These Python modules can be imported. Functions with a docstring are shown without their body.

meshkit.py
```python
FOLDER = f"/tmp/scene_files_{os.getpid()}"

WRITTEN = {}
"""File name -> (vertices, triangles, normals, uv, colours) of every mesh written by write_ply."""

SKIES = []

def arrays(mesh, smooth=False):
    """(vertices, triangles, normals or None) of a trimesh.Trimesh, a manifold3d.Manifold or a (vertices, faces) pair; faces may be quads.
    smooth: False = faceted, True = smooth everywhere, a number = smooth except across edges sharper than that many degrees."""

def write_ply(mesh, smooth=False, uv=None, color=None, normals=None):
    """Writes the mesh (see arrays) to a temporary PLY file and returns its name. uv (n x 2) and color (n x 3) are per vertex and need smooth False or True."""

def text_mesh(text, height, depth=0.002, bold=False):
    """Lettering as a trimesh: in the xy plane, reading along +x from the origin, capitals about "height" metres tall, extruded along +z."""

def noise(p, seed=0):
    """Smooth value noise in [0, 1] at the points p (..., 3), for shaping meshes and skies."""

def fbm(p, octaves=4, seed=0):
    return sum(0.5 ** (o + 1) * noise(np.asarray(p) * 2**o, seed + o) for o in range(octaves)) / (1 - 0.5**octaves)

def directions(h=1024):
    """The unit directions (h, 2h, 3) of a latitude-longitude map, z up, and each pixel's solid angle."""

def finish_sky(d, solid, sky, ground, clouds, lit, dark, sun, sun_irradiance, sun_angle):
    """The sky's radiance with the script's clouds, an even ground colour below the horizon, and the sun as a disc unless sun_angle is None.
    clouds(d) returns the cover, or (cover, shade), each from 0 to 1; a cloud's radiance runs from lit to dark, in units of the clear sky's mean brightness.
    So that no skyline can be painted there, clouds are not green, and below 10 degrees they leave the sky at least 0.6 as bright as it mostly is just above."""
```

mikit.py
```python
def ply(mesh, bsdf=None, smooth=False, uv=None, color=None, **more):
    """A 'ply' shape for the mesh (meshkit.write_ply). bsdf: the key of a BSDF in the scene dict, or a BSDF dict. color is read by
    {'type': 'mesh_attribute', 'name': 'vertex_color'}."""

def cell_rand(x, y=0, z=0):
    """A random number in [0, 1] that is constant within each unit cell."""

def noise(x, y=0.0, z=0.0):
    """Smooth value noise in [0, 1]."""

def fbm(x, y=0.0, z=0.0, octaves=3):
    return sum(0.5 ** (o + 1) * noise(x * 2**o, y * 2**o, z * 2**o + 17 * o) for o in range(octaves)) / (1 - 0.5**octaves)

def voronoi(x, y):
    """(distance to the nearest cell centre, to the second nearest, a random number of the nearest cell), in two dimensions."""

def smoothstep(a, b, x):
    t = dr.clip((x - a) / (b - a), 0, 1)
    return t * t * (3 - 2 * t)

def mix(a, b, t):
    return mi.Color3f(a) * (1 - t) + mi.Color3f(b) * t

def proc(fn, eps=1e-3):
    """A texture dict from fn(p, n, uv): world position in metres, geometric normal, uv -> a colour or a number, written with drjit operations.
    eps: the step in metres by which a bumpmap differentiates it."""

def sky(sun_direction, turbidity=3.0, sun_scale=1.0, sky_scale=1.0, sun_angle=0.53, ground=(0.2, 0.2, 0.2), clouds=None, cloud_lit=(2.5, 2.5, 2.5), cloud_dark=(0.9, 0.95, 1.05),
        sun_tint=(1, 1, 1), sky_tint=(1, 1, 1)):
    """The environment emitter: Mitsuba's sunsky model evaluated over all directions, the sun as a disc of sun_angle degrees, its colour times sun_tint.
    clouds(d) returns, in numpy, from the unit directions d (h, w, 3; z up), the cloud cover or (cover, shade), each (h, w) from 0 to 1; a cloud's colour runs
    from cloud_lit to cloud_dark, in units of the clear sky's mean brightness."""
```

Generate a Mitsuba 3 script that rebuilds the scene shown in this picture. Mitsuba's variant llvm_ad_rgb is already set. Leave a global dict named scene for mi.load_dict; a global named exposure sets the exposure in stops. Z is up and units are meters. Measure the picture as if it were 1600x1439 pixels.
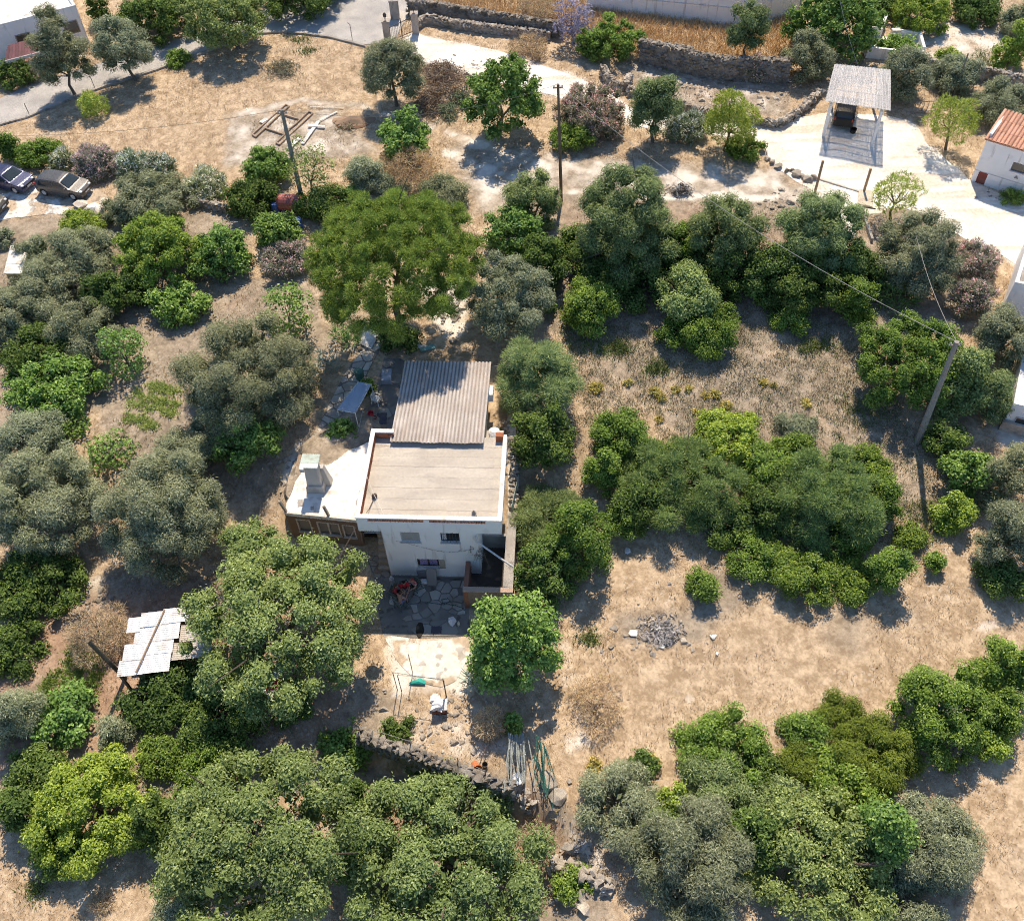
import math
import numpy as np, trimesh, mitsuba as mi, mikit, meshkit, drjit as dr
import manifold3d as m3
from scipy.spatial import Delaunay, Voronoi, ConvexHull
from shapely.geometry import Polygon, Point, LineString, box as sbox
from shapely import contains_xy
T = mi.ScalarTransform4f
scene, labels = {}, {}

# ---------------------------------------------------------------- camera, sky, exposure
CAM_H, FOCAL = 45.0, 1450.0                 # metres above the patio; focal length in pixels of the 1600 px wide photograph
PITCH, ROLL = math.radians(50.2), math.radians(2.4)
_F = np.array([0, math.cos(PITCH), -math.sin(PITCH)])
_U0 = np.array([0, math.sin(PITCH), math.cos(PITCH)])
_R = math.cos(ROLL) * np.array([1.0, 0, 0]) - math.sin(ROLL) * _U0
_U = math.cos(ROLL) * _U0 + math.sin(ROLL) * np.array([1.0, 0, 0])
EYE = np.array([0, 0, CAM_H])
scene['camera'] = {'type': 'perspective', 'fov': math.degrees(2 * math.atan(800 / FOCAL)), 'fov_axis': 'x', 'near_clip': 0.5, 'far_clip': 900.0,
                   'to_world': T().look_at(origin=EYE.tolist(), target=(EYE + _F).tolist(), up=_U.tolist())}
SUN_EL, SUN_AZ = math.radians(57), math.radians(7)
SUN = (math.sin(SUN_AZ) * math.cos(SUN_EL), math.cos(SUN_AZ) * math.cos(SUN_EL), math.sin(SUN_EL))
scene['sky'] = mikit.sky(SUN, turbidity=3, sky_scale=1.12)
exposure = 2.0

# ---------------------------------------------------------------- terrain
def sst(a, b, x):
    t = np.clip((np.asarray(x, float) - a) / (b - a), 0, 1)
    return t * t * (3 - 2 * t)

def G(x, y):
    """Height of the ground in metres."""
    x, y = np.asarray(x, float), np.asarray(y, float)
    z = 0.05 * (np.clip(y, 40, 150) - 40)
    left = 2.4 * sst(29.5, 40, y) + 0.03 * (np.minimum(y, 23) - 23)
    right = 2.7 * sst(16, 48, y) - 0.3
    w = sst(1.0, 8.0, x)
    z = z + left * (1 - w) + right * w
    wl = 19.6 - 0.436 * (x + 8.6)                                   # foot of the lower garden wall
    z = z - 1.2 * sst(0.25, -0.25, y - wl) * sst(-11, -8.5, x) * sst(3.5, 0.0, x)
    q = np.stack([x, y, x * 0 + 3.0], -1)
    yard = sst(0, 2.5, np.maximum(np.maximum(-14 - x, x - 1.2), np.maximum(23 - y, y - 44)))
    z = z + yard * (0.5 * (meshkit.fbm(q * 0.13, 3) - 0.5) + 0.14 * (meshkit.fbm(q * 0.7, 3, seed=5) - 0.5))
    return z

def ray(u, v):
    return _F + _R * (u - 800) / FOCAL - _U * (v - 719.5) / FOCAL

def atz(u, v, z):
    d = ray(u, v)
    return EYE + d * (z - CAM_H) / d[2]

def at(u, v, h=0.0):
    """Survey: the point h metres above the ground that the photograph shows at pixel u, v."""
    z = 2.0
    for _ in range(14):
        p = atz(u, v, z + h)
        z = 0.5 * z + 0.5 * float(G(p[0], p[1]))
    return atz(u, v, z + h)

def ppm(p):
    return FOCAL / float((np.asarray(p) - EYE) @ _F)

# ---------------------------------------------------------------- materials
fbm, noise, smoothstep, mix, voronoi, cell_rand = mikit.fbm, mikit.noise, mikit.smoothstep, mikit.mix, mikit.voronoi, mikit.cell_rand
VC = {'type': 'mesh_attribute', 'name': 'vertex_color'}

def rgb(c):
    return {'type': 'rgb', 'value': [float(a) for a in c]}

def two(d):
    return {'type': 'twosided', 'bsdf': d}

def dirt_weight(p, n, uv):
    return 0.45 * smoothstep(0.5, 0.78, fbm(p.x * 1.9, p.y * 1.9, p.z * 1.9, 4)) + 0.12 * noise(p.x * 14, p.y * 14, p.z * 14)

def soiled(d, tint=(0.24, 0.19, 0.14)):
    return {'type': 'blendbsdf', 'weight': mikit.proc(dirt_weight), 'a': d, 'b': two({'type': 'diffuse', 'reflectance': rgb(tint)})}

scene['matte'] = soiled(two({'type': 'diffuse', 'reflectance': VC}))
scene['satin'] = two({'type': 'principled', 'base_color': VC, 'roughness': 0.45, 'specular': 0.5})
scene['gloss'] = two({'type': 'principled', 'base_color': VC, 'roughness': 0.22, 'specular': 0.6, 'clearcoat': 1.0, 'clearcoat_gloss': 0.93})
scene['dark_glass'] = two({'type': 'principled', 'base_color': rgb((0.02, 0.03, 0.035)), 'roughness': 0.08, 'specular': 0.9})
scene['grey_paint'] = two({'type': 'principled', 'base_color': rgb((.085, .085, .088)), 'metallic': 0.35, 'roughness': 0.36, 'clearcoat': 0.8, 'clearcoat_gloss': 0.9})
scene['blue_paint'] = two({'type': 'principled', 'base_color': rgb((.035, .045, .11)), 'metallic': 0.5, 'roughness': 0.3, 'clearcoat': 1.0, 'clearcoat_gloss': 0.92})
scene['black_paint'] = two({'type': 'principled', 'base_color': rgb((.012, .012, .013)), 'roughness': 0.4, 'specular': 0.4})
scene['leaf'] = {'type': 'principledthin', 'base_color': VC, 'roughness': 0.4, 'diff_trans': 0.42, 'eta': 1.4}
scene['blade'] = two({'type': 'diffuse', 'reflectance': VC})
scene['bark'] = two({'type': 'diffuse', 'reflectance': VC})

def ground_color(p, n, uv):
    x, y = p.x, p.y
    a, b, c = fbm(x * 0.35, y * 0.35, 0, 3), fbm(x * 2.2, y * 2.2, 1, 3), noise(x * 7, y * 7, 2)
    c2 = noise(x * 15, y * 15, 6)
    s = fbm(x * 0.9 + 40, y * 0.9, 4, 4)
    straw = mix((0.33, 0.245, 0.16), (0.61, 0.49, 0.35), dr.clip(b * 1.3 - 0.25 + 0.5 * (c - 0.5) + 0.45 * (c2 - 0.5), 0, 1))
    grey = mix((0.23, 0.19, 0.145), (0.43, 0.365, 0.285), dr.clip(b * 1.3 - 0.2 + 0.5 * (c - 0.5) + 0.45 * (c2 - 0.5), 0, 1))
    soil = mix((0.25, 0.165, 0.115), (0.46, 0.33, 0.24), dr.clip(b * 1.2 - 0.1 + 0.35 * (c - 0.5) + 0.35 * (c2 - 0.5), 0, 1))
    pale = mix((0.54, 0.48, 0.41), (0.80, 0.76, 0.69), dr.clip(s * 1.4 - 0.2 + 0.3 * (c - 0.5), 0, 1))
    v = uv.y + 0.35 * (a - 0.5) + 0.2 * (s - 0.5)
    col = mix(straw, grey, smoothstep(0.15, 0.5, v))
    col = mix(col, soil, smoothstep(0.6, 0.95, v))
    u = uv.x + 0.7 * (s - 0.5) * smoothstep(0.0, 0.3, uv.x)
    col = mix(col, pale, smoothstep(0.25, 0.75, u))
    peb = smoothstep(0.30, 0.14, voronoi(x * 2.6, y * 2.6)[0]) * smoothstep(0.62, 0.75, fbm(x * 0.6 + 9, y * 0.6, 7, 2))
    return mix(col, (0.62, 0.58, 0.52), peb * 0.3)

scene['earth'] = two({'type': 'diffuse', 'reflectance': mikit.proc(ground_color)})

def dust_color(p, n, uv):
    x, y = p.x, p.y
    s = fbm(x * 0.5, y * 0.5, 4, 4)
    r = fbm(x * 0.25 + y * 0.05, y * 1.6, 2, 3)
    c = mix((0.70, 0.645, 0.57), (0.88, 0.85, 0.795), dr.clip(s * 1.7 - 0.25, 0, 1))
    c = mix(c, (0.62, 0.51, 0.40), 0.65 * smoothstep(0.52, 0.72, r))
    return c * (0.86 + 0.28 * noise(x * 7, y * 7, 0))

scene['dust'] = two({'type': 'diffuse', 'reflectance': mikit.proc(dust_color)})

def asphalt_color(p, n, uv):
    s = fbm(p.x * 0.6, p.y * 0.6, 1, 4)
    c = mix((0.33, 0.325, 0.32), (0.50, 0.485, 0.465), dr.clip(s * 1.5 - 0.25, 0, 1)) * (0.9 + 0.2 * noise(p.x * 16, p.y * 16))
    return mix(c, (0.60, 0.54, 0.46), 0.5 * smoothstep(0.55, 0.75, fbm(p.x * 0.25 + 5, p.y * 0.25, 3, 3)))

scene['old_asphalt'] = two({'type': 'diffuse', 'reflectance': mikit.proc(asphalt_color)})

def white_wall(p, n, uv):
    s = fbm(p.x * 1.3, p.y * 1.3, p.z * 1.3, 4)
    drip = fbm(p.x * 5, p.y * 5, p.z * 0.5, 3)
    c = mix((0.80, 0.805, 0.80), (0.87, 0.875, 0.875), dr.clip(s * 1.6 - 0.3, 0, 1))
    return mix(c, (0.45, 0.43, 0.39), 0.6 * smoothstep(0.58, 0.82, drip) + 0.25 * smoothstep(0.66, 0.8, s))

scene['whitewash'] = two({'type': 'diffuse', 'reflectance': mikit.proc(white_wall)})

def terrace_color(p, n, uv):
    s = fbm(p.x * 0.9 + 3, p.y * 0.9, 0, 4)
    spots = smoothstep(0.33, 0.2, voronoi(p.x * 1.1, p.y * 1.1)[0]) * cell_rand(dr.floor(p.x * 2), dr.floor(p.y * 2))
    c = mix((0.74, 0.72, 0.68), (0.86, 0.855, 0.84), dr.clip(s * 1.6 - 0.3, 0, 1))
    return mix(c, (0.45, 0.42, 0.38), dr.clip(0.5 * spots + 0.5 * smoothstep(0.62, 0.8, fbm(p.x * 3, p.y * 3, 9, 3)), 0, 1))

scene['terrace_paint'] = two({'type': 'diffuse', 'reflectance': mikit.proc(terrace_color)})

def felt_color(p, n, uv):
    s = fbm(p.x * 0.5, p.y * 1.8, 0, 4)
    c = mix((0.45, 0.41, 0.355), (0.545, 0.505, 0.44), dr.clip(s * 1.6 - 0.3, 0, 1))
    c = mix(c, (0.38, 0.35, 0.315), 0.4 * smoothstep(0.6, 0.75, fbm(p.x * 0.8, p.y * 2.5, 4, 3)))
    return c * (0.94 + 0.12 * noise(p.x * 12, p.y * 12))

scene['roof_felt'] = two({'type': 'diffuse', 'reflectance': mikit.proc(felt_color)})

def fibre_color(p, n, uv):
    s = fbm(p.x * 1.1, p.y * 1.1, 0, 4)
    l = fbm(p.x * 3, p.y * 0.7, 3, 3)
    c = mix((0.44, 0.405, 0.375), (0.60, 0.565, 0.53), dr.clip(s * 1.5 - 0.25, 0, 1))
    return mix(c, (0.46, 0.35, 0.28), 0.3 * smoothstep(0.55, 0.75, l))

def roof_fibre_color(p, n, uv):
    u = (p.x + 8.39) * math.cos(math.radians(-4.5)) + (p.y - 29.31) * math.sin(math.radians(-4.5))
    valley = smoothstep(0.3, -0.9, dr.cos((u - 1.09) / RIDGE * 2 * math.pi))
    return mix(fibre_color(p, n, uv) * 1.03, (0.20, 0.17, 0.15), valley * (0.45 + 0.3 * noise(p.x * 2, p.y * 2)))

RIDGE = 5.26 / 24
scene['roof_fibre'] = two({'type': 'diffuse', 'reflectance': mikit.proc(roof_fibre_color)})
scene['fibre_cement'] = two({'type': 'diffuse', 'reflectance': mikit.proc(fibre_color)})

def zinc_color(p, n, uv):
    s = fbm(p.x * 1.2, p.y * 1.2, 0, 4)
    return mix(mix((0.70, 0.71, 0.715), (0.82, 0.825, 0.825), s), (0.48, 0.40, 0.33), 0.45 * smoothstep(0.6, 0.78, fbm(p.x * 2 + 7, p.y * 2, 3, 3)))

scene['zinc'] = two({'type': 'principled', 'base_color': mikit.proc(zinc_color), 'roughness': 0.55, 'metallic': 0.08})

def concrete_color(p, n, uv):
    s = fbm(p.x * 1.5, p.y * 1.5, p.z * 1.5, 4)
    c = mix((0.27, 0.255, 0.235), (0.46, 0.435, 0.40), dr.clip(s * 1.5 - 0.25, 0, 1))
    return mix(c, (0.13, 0.12, 0.105), 0.6 * smoothstep(0.6, 0.75, fbm(p.x * 2.7, p.y * 2.7, p.z + 5, 3)))

scene['concrete'] = two({'type': 'diffuse', 'reflectance': mikit.proc(concrete_color)})

def stone_color(p, n, uv):
    k = noise(p.x * 2.2, p.y * 2.2, p.z * 2.2)
    s = fbm(p.x * 6, p.y * 6, p.z * 6, 3)
    c = mix((0.27, 0.235, 0.195), (0.52, 0.48, 0.42), k) * (0.7 + 0.6 * s)
    return mix(c, (0.12, 0.115, 0.09), 0.6 * smoothstep(0.6, 0.75, fbm(p.x * 1.2, p.y * 1.2, p.z * 1.2 + 8, 3)))

def worn_slab(p, n, uv):
    w = smoothstep(0.44, 0.56, fbm(p.x * 0.9 + 3, p.y * 0.9, 2, 4))
    c = mix((0.50, 0.41, 0.31), (0.74, 0.71, 0.655), w)
    return c * (0.85 + 0.3 * noise(p.x * 6, p.y * 6)) * (1 - 0.35 * smoothstep(0.6, 0.7, fbm(p.x * 2.5, p.y * 2.5, 8, 3)))

scene['worn_slab'] = two({'type': 'diffuse', 'reflectance': mikit.proc(worn_slab)})
scene['dark_stone'] = two({'type': 'diffuse', 'reflectance': mikit.proc(lambda p, n, uv: stone_color(p, n, uv) * 0.7)})
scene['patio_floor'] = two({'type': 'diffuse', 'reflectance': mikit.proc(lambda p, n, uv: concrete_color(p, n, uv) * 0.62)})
scene['pale_concrete'] = two({'type': 'diffuse', 'reflectance': mikit.proc(lambda p, n, uv: mix(concrete_color(p, n, uv), (0.7, 0.69, 0.67), 0.45))})
scene['field_stone'] = two({'type': 'diffuse', 'reflectance': mikit.proc(stone_color)})

# ---------------------------------------------------------------- helpers
def numbered(key):
    if key not in scene and key not in labels:
        return key
    i = 1
    while f'{key}_{i:03d}' in scene or f'{key}_{i:03d}' in labels:
        i += 1
    return f'{key}_{i:03d}'

def thing(name, label, cat, group=None, kind=None):
    key = numbered(name)
    labels[key] = {'label': label}
    if cat: labels[key]['category'] = cat
    if group: labels[key]['group'] = group
    if kind: labels[key]['kind'] = kind
    return key

def shape(mesh, bsdf, color=None, smooth=False, uv=None):
    if bsdf == 'earth' and uv is None: uv = np.tile([.3, .62], (len(mesh.vertices), 1))
    if color is not None:
        v = np.asarray(mesh[0] if isinstance(mesh, tuple) else mesh.vertices)
        color = np.asarray(color, float)
        if color.ndim == 1:
            color = np.broadcast_to(color, (len(v), 3))
    return mikit.ply(mesh, bsdf, smooth=smooth, uv=uv, color=color)

def part(parent, name, mesh, bsdf='matte', color=None, smooth=False, label=None, kind=None, uv=None):
    key = numbered(f'{parent}__{name}') if parent else name
    scene[key] = shape(mesh, bsdf, color, smooth, uv)
    d = {}
    if label: d['label'] = label
    if kind: d['kind'] = kind
    if d and parent: labels[key] = d
    return key

def solo(name, label, cat, mesh, bsdf='matte', color=None, smooth=False, group=None, kind=None, uv=None):
    key = thing(name, label, cat, group, kind)
    scene[key] = shape(mesh, bsdf, color, smooth, uv)
    return key

def cat_mesh(ms):
    return trimesh.util.concatenate([m if isinstance(m, trimesh.Trimesh) else trimesh.Trimesh(*m, process=False) for m in ms])

def bx(x0, x1, y0, y1, z0, z1):
    return trimesh.creation.box(bounds=[[x0, y0, z0], [x1, y1, z1]])

def tube(points, r, sides=6):
    p = np.asarray(points, float)
    r = np.broadcast_to(np.asarray(r, float), (len(p),))
    t = np.gradient(p, axis=0)
    t /= np.linalg.norm(t, axis=1, keepdims=True) + 1e-12
    a = np.cross(t, np.where(np.abs(t[:, 2:]) < 0.9, [0, 0, 1.0], [1.0, 0, 0]))
    a /= np.linalg.norm(a, axis=1, keepdims=True) + 1e-12
    b = np.cross(t, a)
    g = np.arange(sides) * 2 * np.pi / sides
    v = (p[:, None] + r[:, None, None] * (np.cos(g)[None, :, None] * a[:, None] + np.sin(g)[None, :, None] * b[:, None])).reshape(-1, 3)
    n = len(p)
    i, j = np.meshgrid(np.arange(n - 1), np.arange(sides), indexing='ij')
    j2 = (j + 1) % sides
    A, B, C_, D = i * sides + j, i * sides + j2, (i + 1) * sides + j2, (i + 1) * sides + j
    f = np.vstack([np.stack([A, B, C_], -1).reshape(-1, 3), np.stack([A, C_, D], -1).reshape(-1, 3)])
    k = np.arange(1, sides - 1)
    caps = np.vstack([np.stack([k * 0, k + 1, k], 1), np.stack([k * 0, k, k + 1], 1) + (n - 1) * sides])
    return trimesh.Trimesh(v, np.vstack([f, caps]), process=False)

def beam(p, q, w, h):
    """A squared beam from p to q."""
    p, q = np.asarray(p, float), np.asarray(q, float)
    L = np.linalg.norm(q - p)
    z = (q - p) / L
    s = np.cross(z, [0, 0, 1.0] if abs(z[2]) < 0.95 else [0, 1.0, 0])
    s /= np.linalg.norm(s)
    u = np.cross(s, z)
    m = bx(-w / 2, w / 2, -h / 2, h / 2, 0, L)
    M = np.eye(4)
    M[:3, 0], M[:3, 1], M[:3, 2], M[:3, 3] = s, u, z, p
    if np.linalg.det(M[:3, :3]) < 0: M[:3, 0] *= -1
    m.apply_transform(M)
    return m

def prism(poly, z0, z1):
    if not isinstance(poly, Polygon): poly = Polygon(poly)
    m = trimesh.creation.extrude_polygon(poly, z1 - z0, engine='earcut')
    m.apply_translation([0, 0, z0])
    return m

def sheet(poly, dz, step=0.6, zf=None, skirt=0.15):
    """A sheet that follows the ground within a polygon, its edge turned down into the ground."""
    zf = zf or G
    if not isinstance(poly, Polygon): poly = Polygon(poly)
    line = poly.exterior
    n = max(8, int(line.length / step))
    rim = np.array([line.interpolate(i / n, normalized=True).coords[0] for i in range(n)])
    x0, y0, x1, y1 = poly.bounds
    gx, gy = np.meshgrid(np.arange(x0, x1, step), np.arange(y0, y1, step))
    g = np.stack([gx.ravel(), gy.ravel()], 1)
    inner = poly.buffer(-0.4 * step)
    g = g[contains_xy(inner, g[:, 0], g[:, 1])]
    pts = np.vstack([rim, g])
    tri = Delaunay(pts).simplices
    c = pts[tri].mean(1)
    tri = tri[contains_xy(poly, c[:, 0], c[:, 1])]
    z = zf(pts[:, 0], pts[:, 1]) + dz
    v = np.column_stack([pts, z])
    a, b, c_ = v[tri[:, 0]], v[tri[:, 1]], v[tri[:, 2]]
    flip = np.cross(b - a, c_ - a)[:, 2] < 0
    tri[flip] = tri[flip][:, ::-1]
    low = v[:n].copy()
    low[:, 2] -= skirt
    m = len(v)
    i = np.arange(n); j = (i + 1) % n
    sk = np.vstack([np.stack([i, m + i, m + j], 1), np.stack([i, m + j, j], 1)])
    return trimesh.Trimesh(np.vstack([v, low]), np.vstack([tri, sk]), process=False)

def wob(poly_px, amp=0.35, seed=0, step=0.7):
    """Polygon on the ground from surveyed corners, with a ragged edge."""
    q = [at(u, v)[:2] for u, v in poly_px]
    p = Polygon(q).buffer(0)
    n = int(p.exterior.length / step)
    pts = np.array([p.exterior.interpolate(i / n, normalized=True).coords[0] for i in range(n)])
    k = np.column_stack([pts * 0.7, np.full(n, 3.7 + seed)])
    d = np.stack([meshkit.fbm(k, 3, seed) - 0.5, meshkit.fbm(k + 31, 3, seed) - 0.5], 1) * 2 * amp
    return Polygon(pts + d).buffer(0)

def px_poly(poly_px, h=0.0):
    return [at(u, v, h)[:2] for u, v in poly_px]

def hull_stone(rng, size, flat=0.7, n=14):
    p = rng.normal(size=(n, 3))
    p /= np.linalg.norm(p, axis=1, keepdims=True)
    p *= rng.uniform(0.8, 1.1, (n, 1)) * np.asarray(size) * np.array([rng.uniform(.8, 1.25), rng.uniform(.8, 1.25), flat])
    h = trimesh.convex.convex_hull(p)
    return h

def place(m, loc, rz=0.0, s=1.0):
    m = m.copy()
    c, n = math.cos(rz), math.sin(rz)
    M = np.array([[c * s, -n * s, 0, loc[0]], [n * s, c * s, 0, loc[1]], [0, 0, s, loc[2]], [0, 0, 0, 1.0]])
    m.apply_transform(M)
    return m

def lathe(profile, n=16):
    return trimesh.creation.revolve(np.asarray(profile, float), sections=n)

# ---------------------------------------------------------------- ground and its covers
def signed(poly, P):
    """Signed distance (inside positive) of the points P from a polygon."""
    a = np.asarray(poly, float); b = np.roll(a, -1, 0)
    d = np.full(len(P), 1e9); ins = np.zeros(len(P), bool)
    for p, q in zip(a, b):
        e = q - p
        t = np.clip(((P - p) @ e) / (e @ e + 1e-9), 0, 1)
        d = np.minimum(d, np.linalg.norm(P - p - t[:, None] * e, axis=1))
        c = ((p[1] > P[:, 1]) != (q[1] > P[:, 1]))
        with np.errstate(divide='ignore', invalid='ignore'):
            xi = (q[0] - p[0]) * (P[:, 1] - p[1]) / (q[1] - p[1]) + p[0]
        ins ^= c & (P[:, 0] < xi)
    return np.where(ins, d, -d)

DRIVE = [(648, 52), (700, 66), (780, 80), (850, 104), (930, 134), (985, 168), (1050, 186), (1120, 196), (1195, 196), (1290, 176), (1420, 188), (1450, 225), (1515, 283), (1620, 330),
         (1620, 440), (1575, 405), (1500, 372), (1440, 335), (1400, 322), (1372, 335), (1345, 335), (1330, 372), (1290, 350), (1268, 296), (1205, 258), (1190, 222), (1100, 210), (1000, 200), (935, 172), (870, 152), (800, 134), (735, 118), (660, 100), (620, 70)]
PARK = [(-20, 292), (60, 288), (150, 292), (178, 318), (150, 332), (60, 336), (-20, 345)]
COVER = [  # polygon, pale, tint (0 straw, 0.5 grey-brown weeds, 1 red earth), softness in metres
    (DRIVE, .95, None, 1.2), (PARK, .9, None, 1.0),
    ([(690, 190), (850, 235), (1000, 250), (1190, 250), (1275, 300), (1200, 370), (1000, 330), (880, 340), (740, 335), (700, 260)], .5, .5, 2.0),
    ([(350, 180), (520, 170), (600, 240), (420, 260), (350, 260)], .45, .6, 1.6),
    ([(600, 1000), (735, 1000), (760, 1060), (720, 1085), (620, 1085)], .85, .1, .8),
    ([(585, 1090), (760, 1080), (830, 1200), (700, 1195), (570, 1150)], .40, .3, 1.2),
    ([(655, 440), (725, 430), (735, 520), (690, 535)], .9, None, .8),
    ([(1540, 640), (1620, 640), (1620, 700), (1560, 700)], .8, None, .6),
    ([(425, 775), (465, 690), (560, 655), (590, 690), (450, 800)], .8, None, .8),
    ([(120, 905), (200, 900), (200, 970), (130, 975)], .65, .6, .8),
    ([(860, 1285), (880, 1270), (970, 1370), (955, 1385)], .7, .6, .4),
    ([(1480, 30), (1590, 40), (1570, 110), (1420, 110), (1400, 60)], .55, .3, 1.2),
    ([(900, 520), (1180, 488), (1350, 520), (1400, 650), (1490, 740), (1460, 835), (1350, 850), (1000, 660), (900, 650)], 0, .42, 1.6),
    ([(200, 440), (480, 430), (520, 560), (420, 700), (440, 800), (330, 800), (150, 700)], .08, .62, 1.6),
    ([(540, 470), (640, 520), (560, 560), (490, 560)], .1, .5, 1.0),
    ([(-50, 940), (300, 900), (600, 1090), (560, 1240), (-50, 1240)], .05, .85, 1.6),
    ([(560, 1210), (860, 1210), (960, 1439), (540, 1460)], .1, .85, 1.2),
    ([(980, 95), (1230, 130), (1230, 185), (1000, 150)], .34, .7, 1.0),
    ([(850, 300), (1500, 330), (1500, 520), (850, 520)], .0, .75, 2.0),
    ([(-60, 340), (380, 330), (380, 560), (-60, 700)], .05, .6, 2.0),
    ([(860, 700), (930, 660), (950, 800), (870, 760)], .15, .25, .8),
    ([(690, 200), (860, 258), (1010, 271), (1200, 280), (1200, 288), (1010, 279), (860, 267), (690, 210)], .75, .35, .35),
    ([(690, 232), (850, 292), (1010, 302), (1220, 306), (1220, 314), (1010, 311), (850, 302), (690, 244)], .75, .35, .35),
    ([(360, 175), (470, 150), (560, 160), (680, 195), (680, 205), (560, 172), (470, 164), (360, 190)], .5, .4, .5),
    ([(1150, 1128), (1170, 1112), (1380, 1060), (1500, 985), (1590, 950), (1600, 966), (1510, 1004), (1390, 1082)], .36, .1, .6),
    ([(985, 1042), (1002, 1034), (1060, 1066), (1120, 1112), (1180, 1150), (1160, 1158), (1090, 1120), (1040, 1074)], .34, .1, .5),
    ([(1476, 850), (1484, 850), (1490, 930), (1498, 1005), (1490, 1005), (1480, 930)], .36, .05, .35),
    ([(870, 1000), (900, 990), (930, 1090), (920, 1180), (880, 1180)], .36, .15, .8),
    ([(1050, 890), (1130, 880), (1200, 960), (1100, 970)], .0, .42, 1.2),
    ([(1240, 960), (1450, 900), (1480, 1000), (1300, 1040)], .0, .34, 1.5),
    ([(1480, 1250), (1640, 1240), (1640, 1460), (1440, 1460)], .0, .22, 1.5),
    ([(960, 960), (1110, 950), (1110, 1010), (970, 1010)], .25, .55, 1.0),
]
_cov = [(np.array(px_poly(p)), a, b, s) for p, a, b, s in COVER]

def cover(P):
    u, v = np.zeros(len(P)), np.zeros(len(P))
    for poly, a, b, s in _cov:
        w = sst(-s, s, signed(poly, P))
        u = np.maximum(u, w * a) if a >= .3 else u * (1 - w) + w * a
        if b is not None: v = v * (1 - w) + w * b
    return u, v

def axis(lo, hi, step, far):
    m = np.arange(lo, hi + step / 2, step)
    e = np.cumsum(np.geomspace(step * 1.5, 40, 16))
    e = e[e < far]
    return np.concatenate([lo - e[::-1], m, hi + e])

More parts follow.
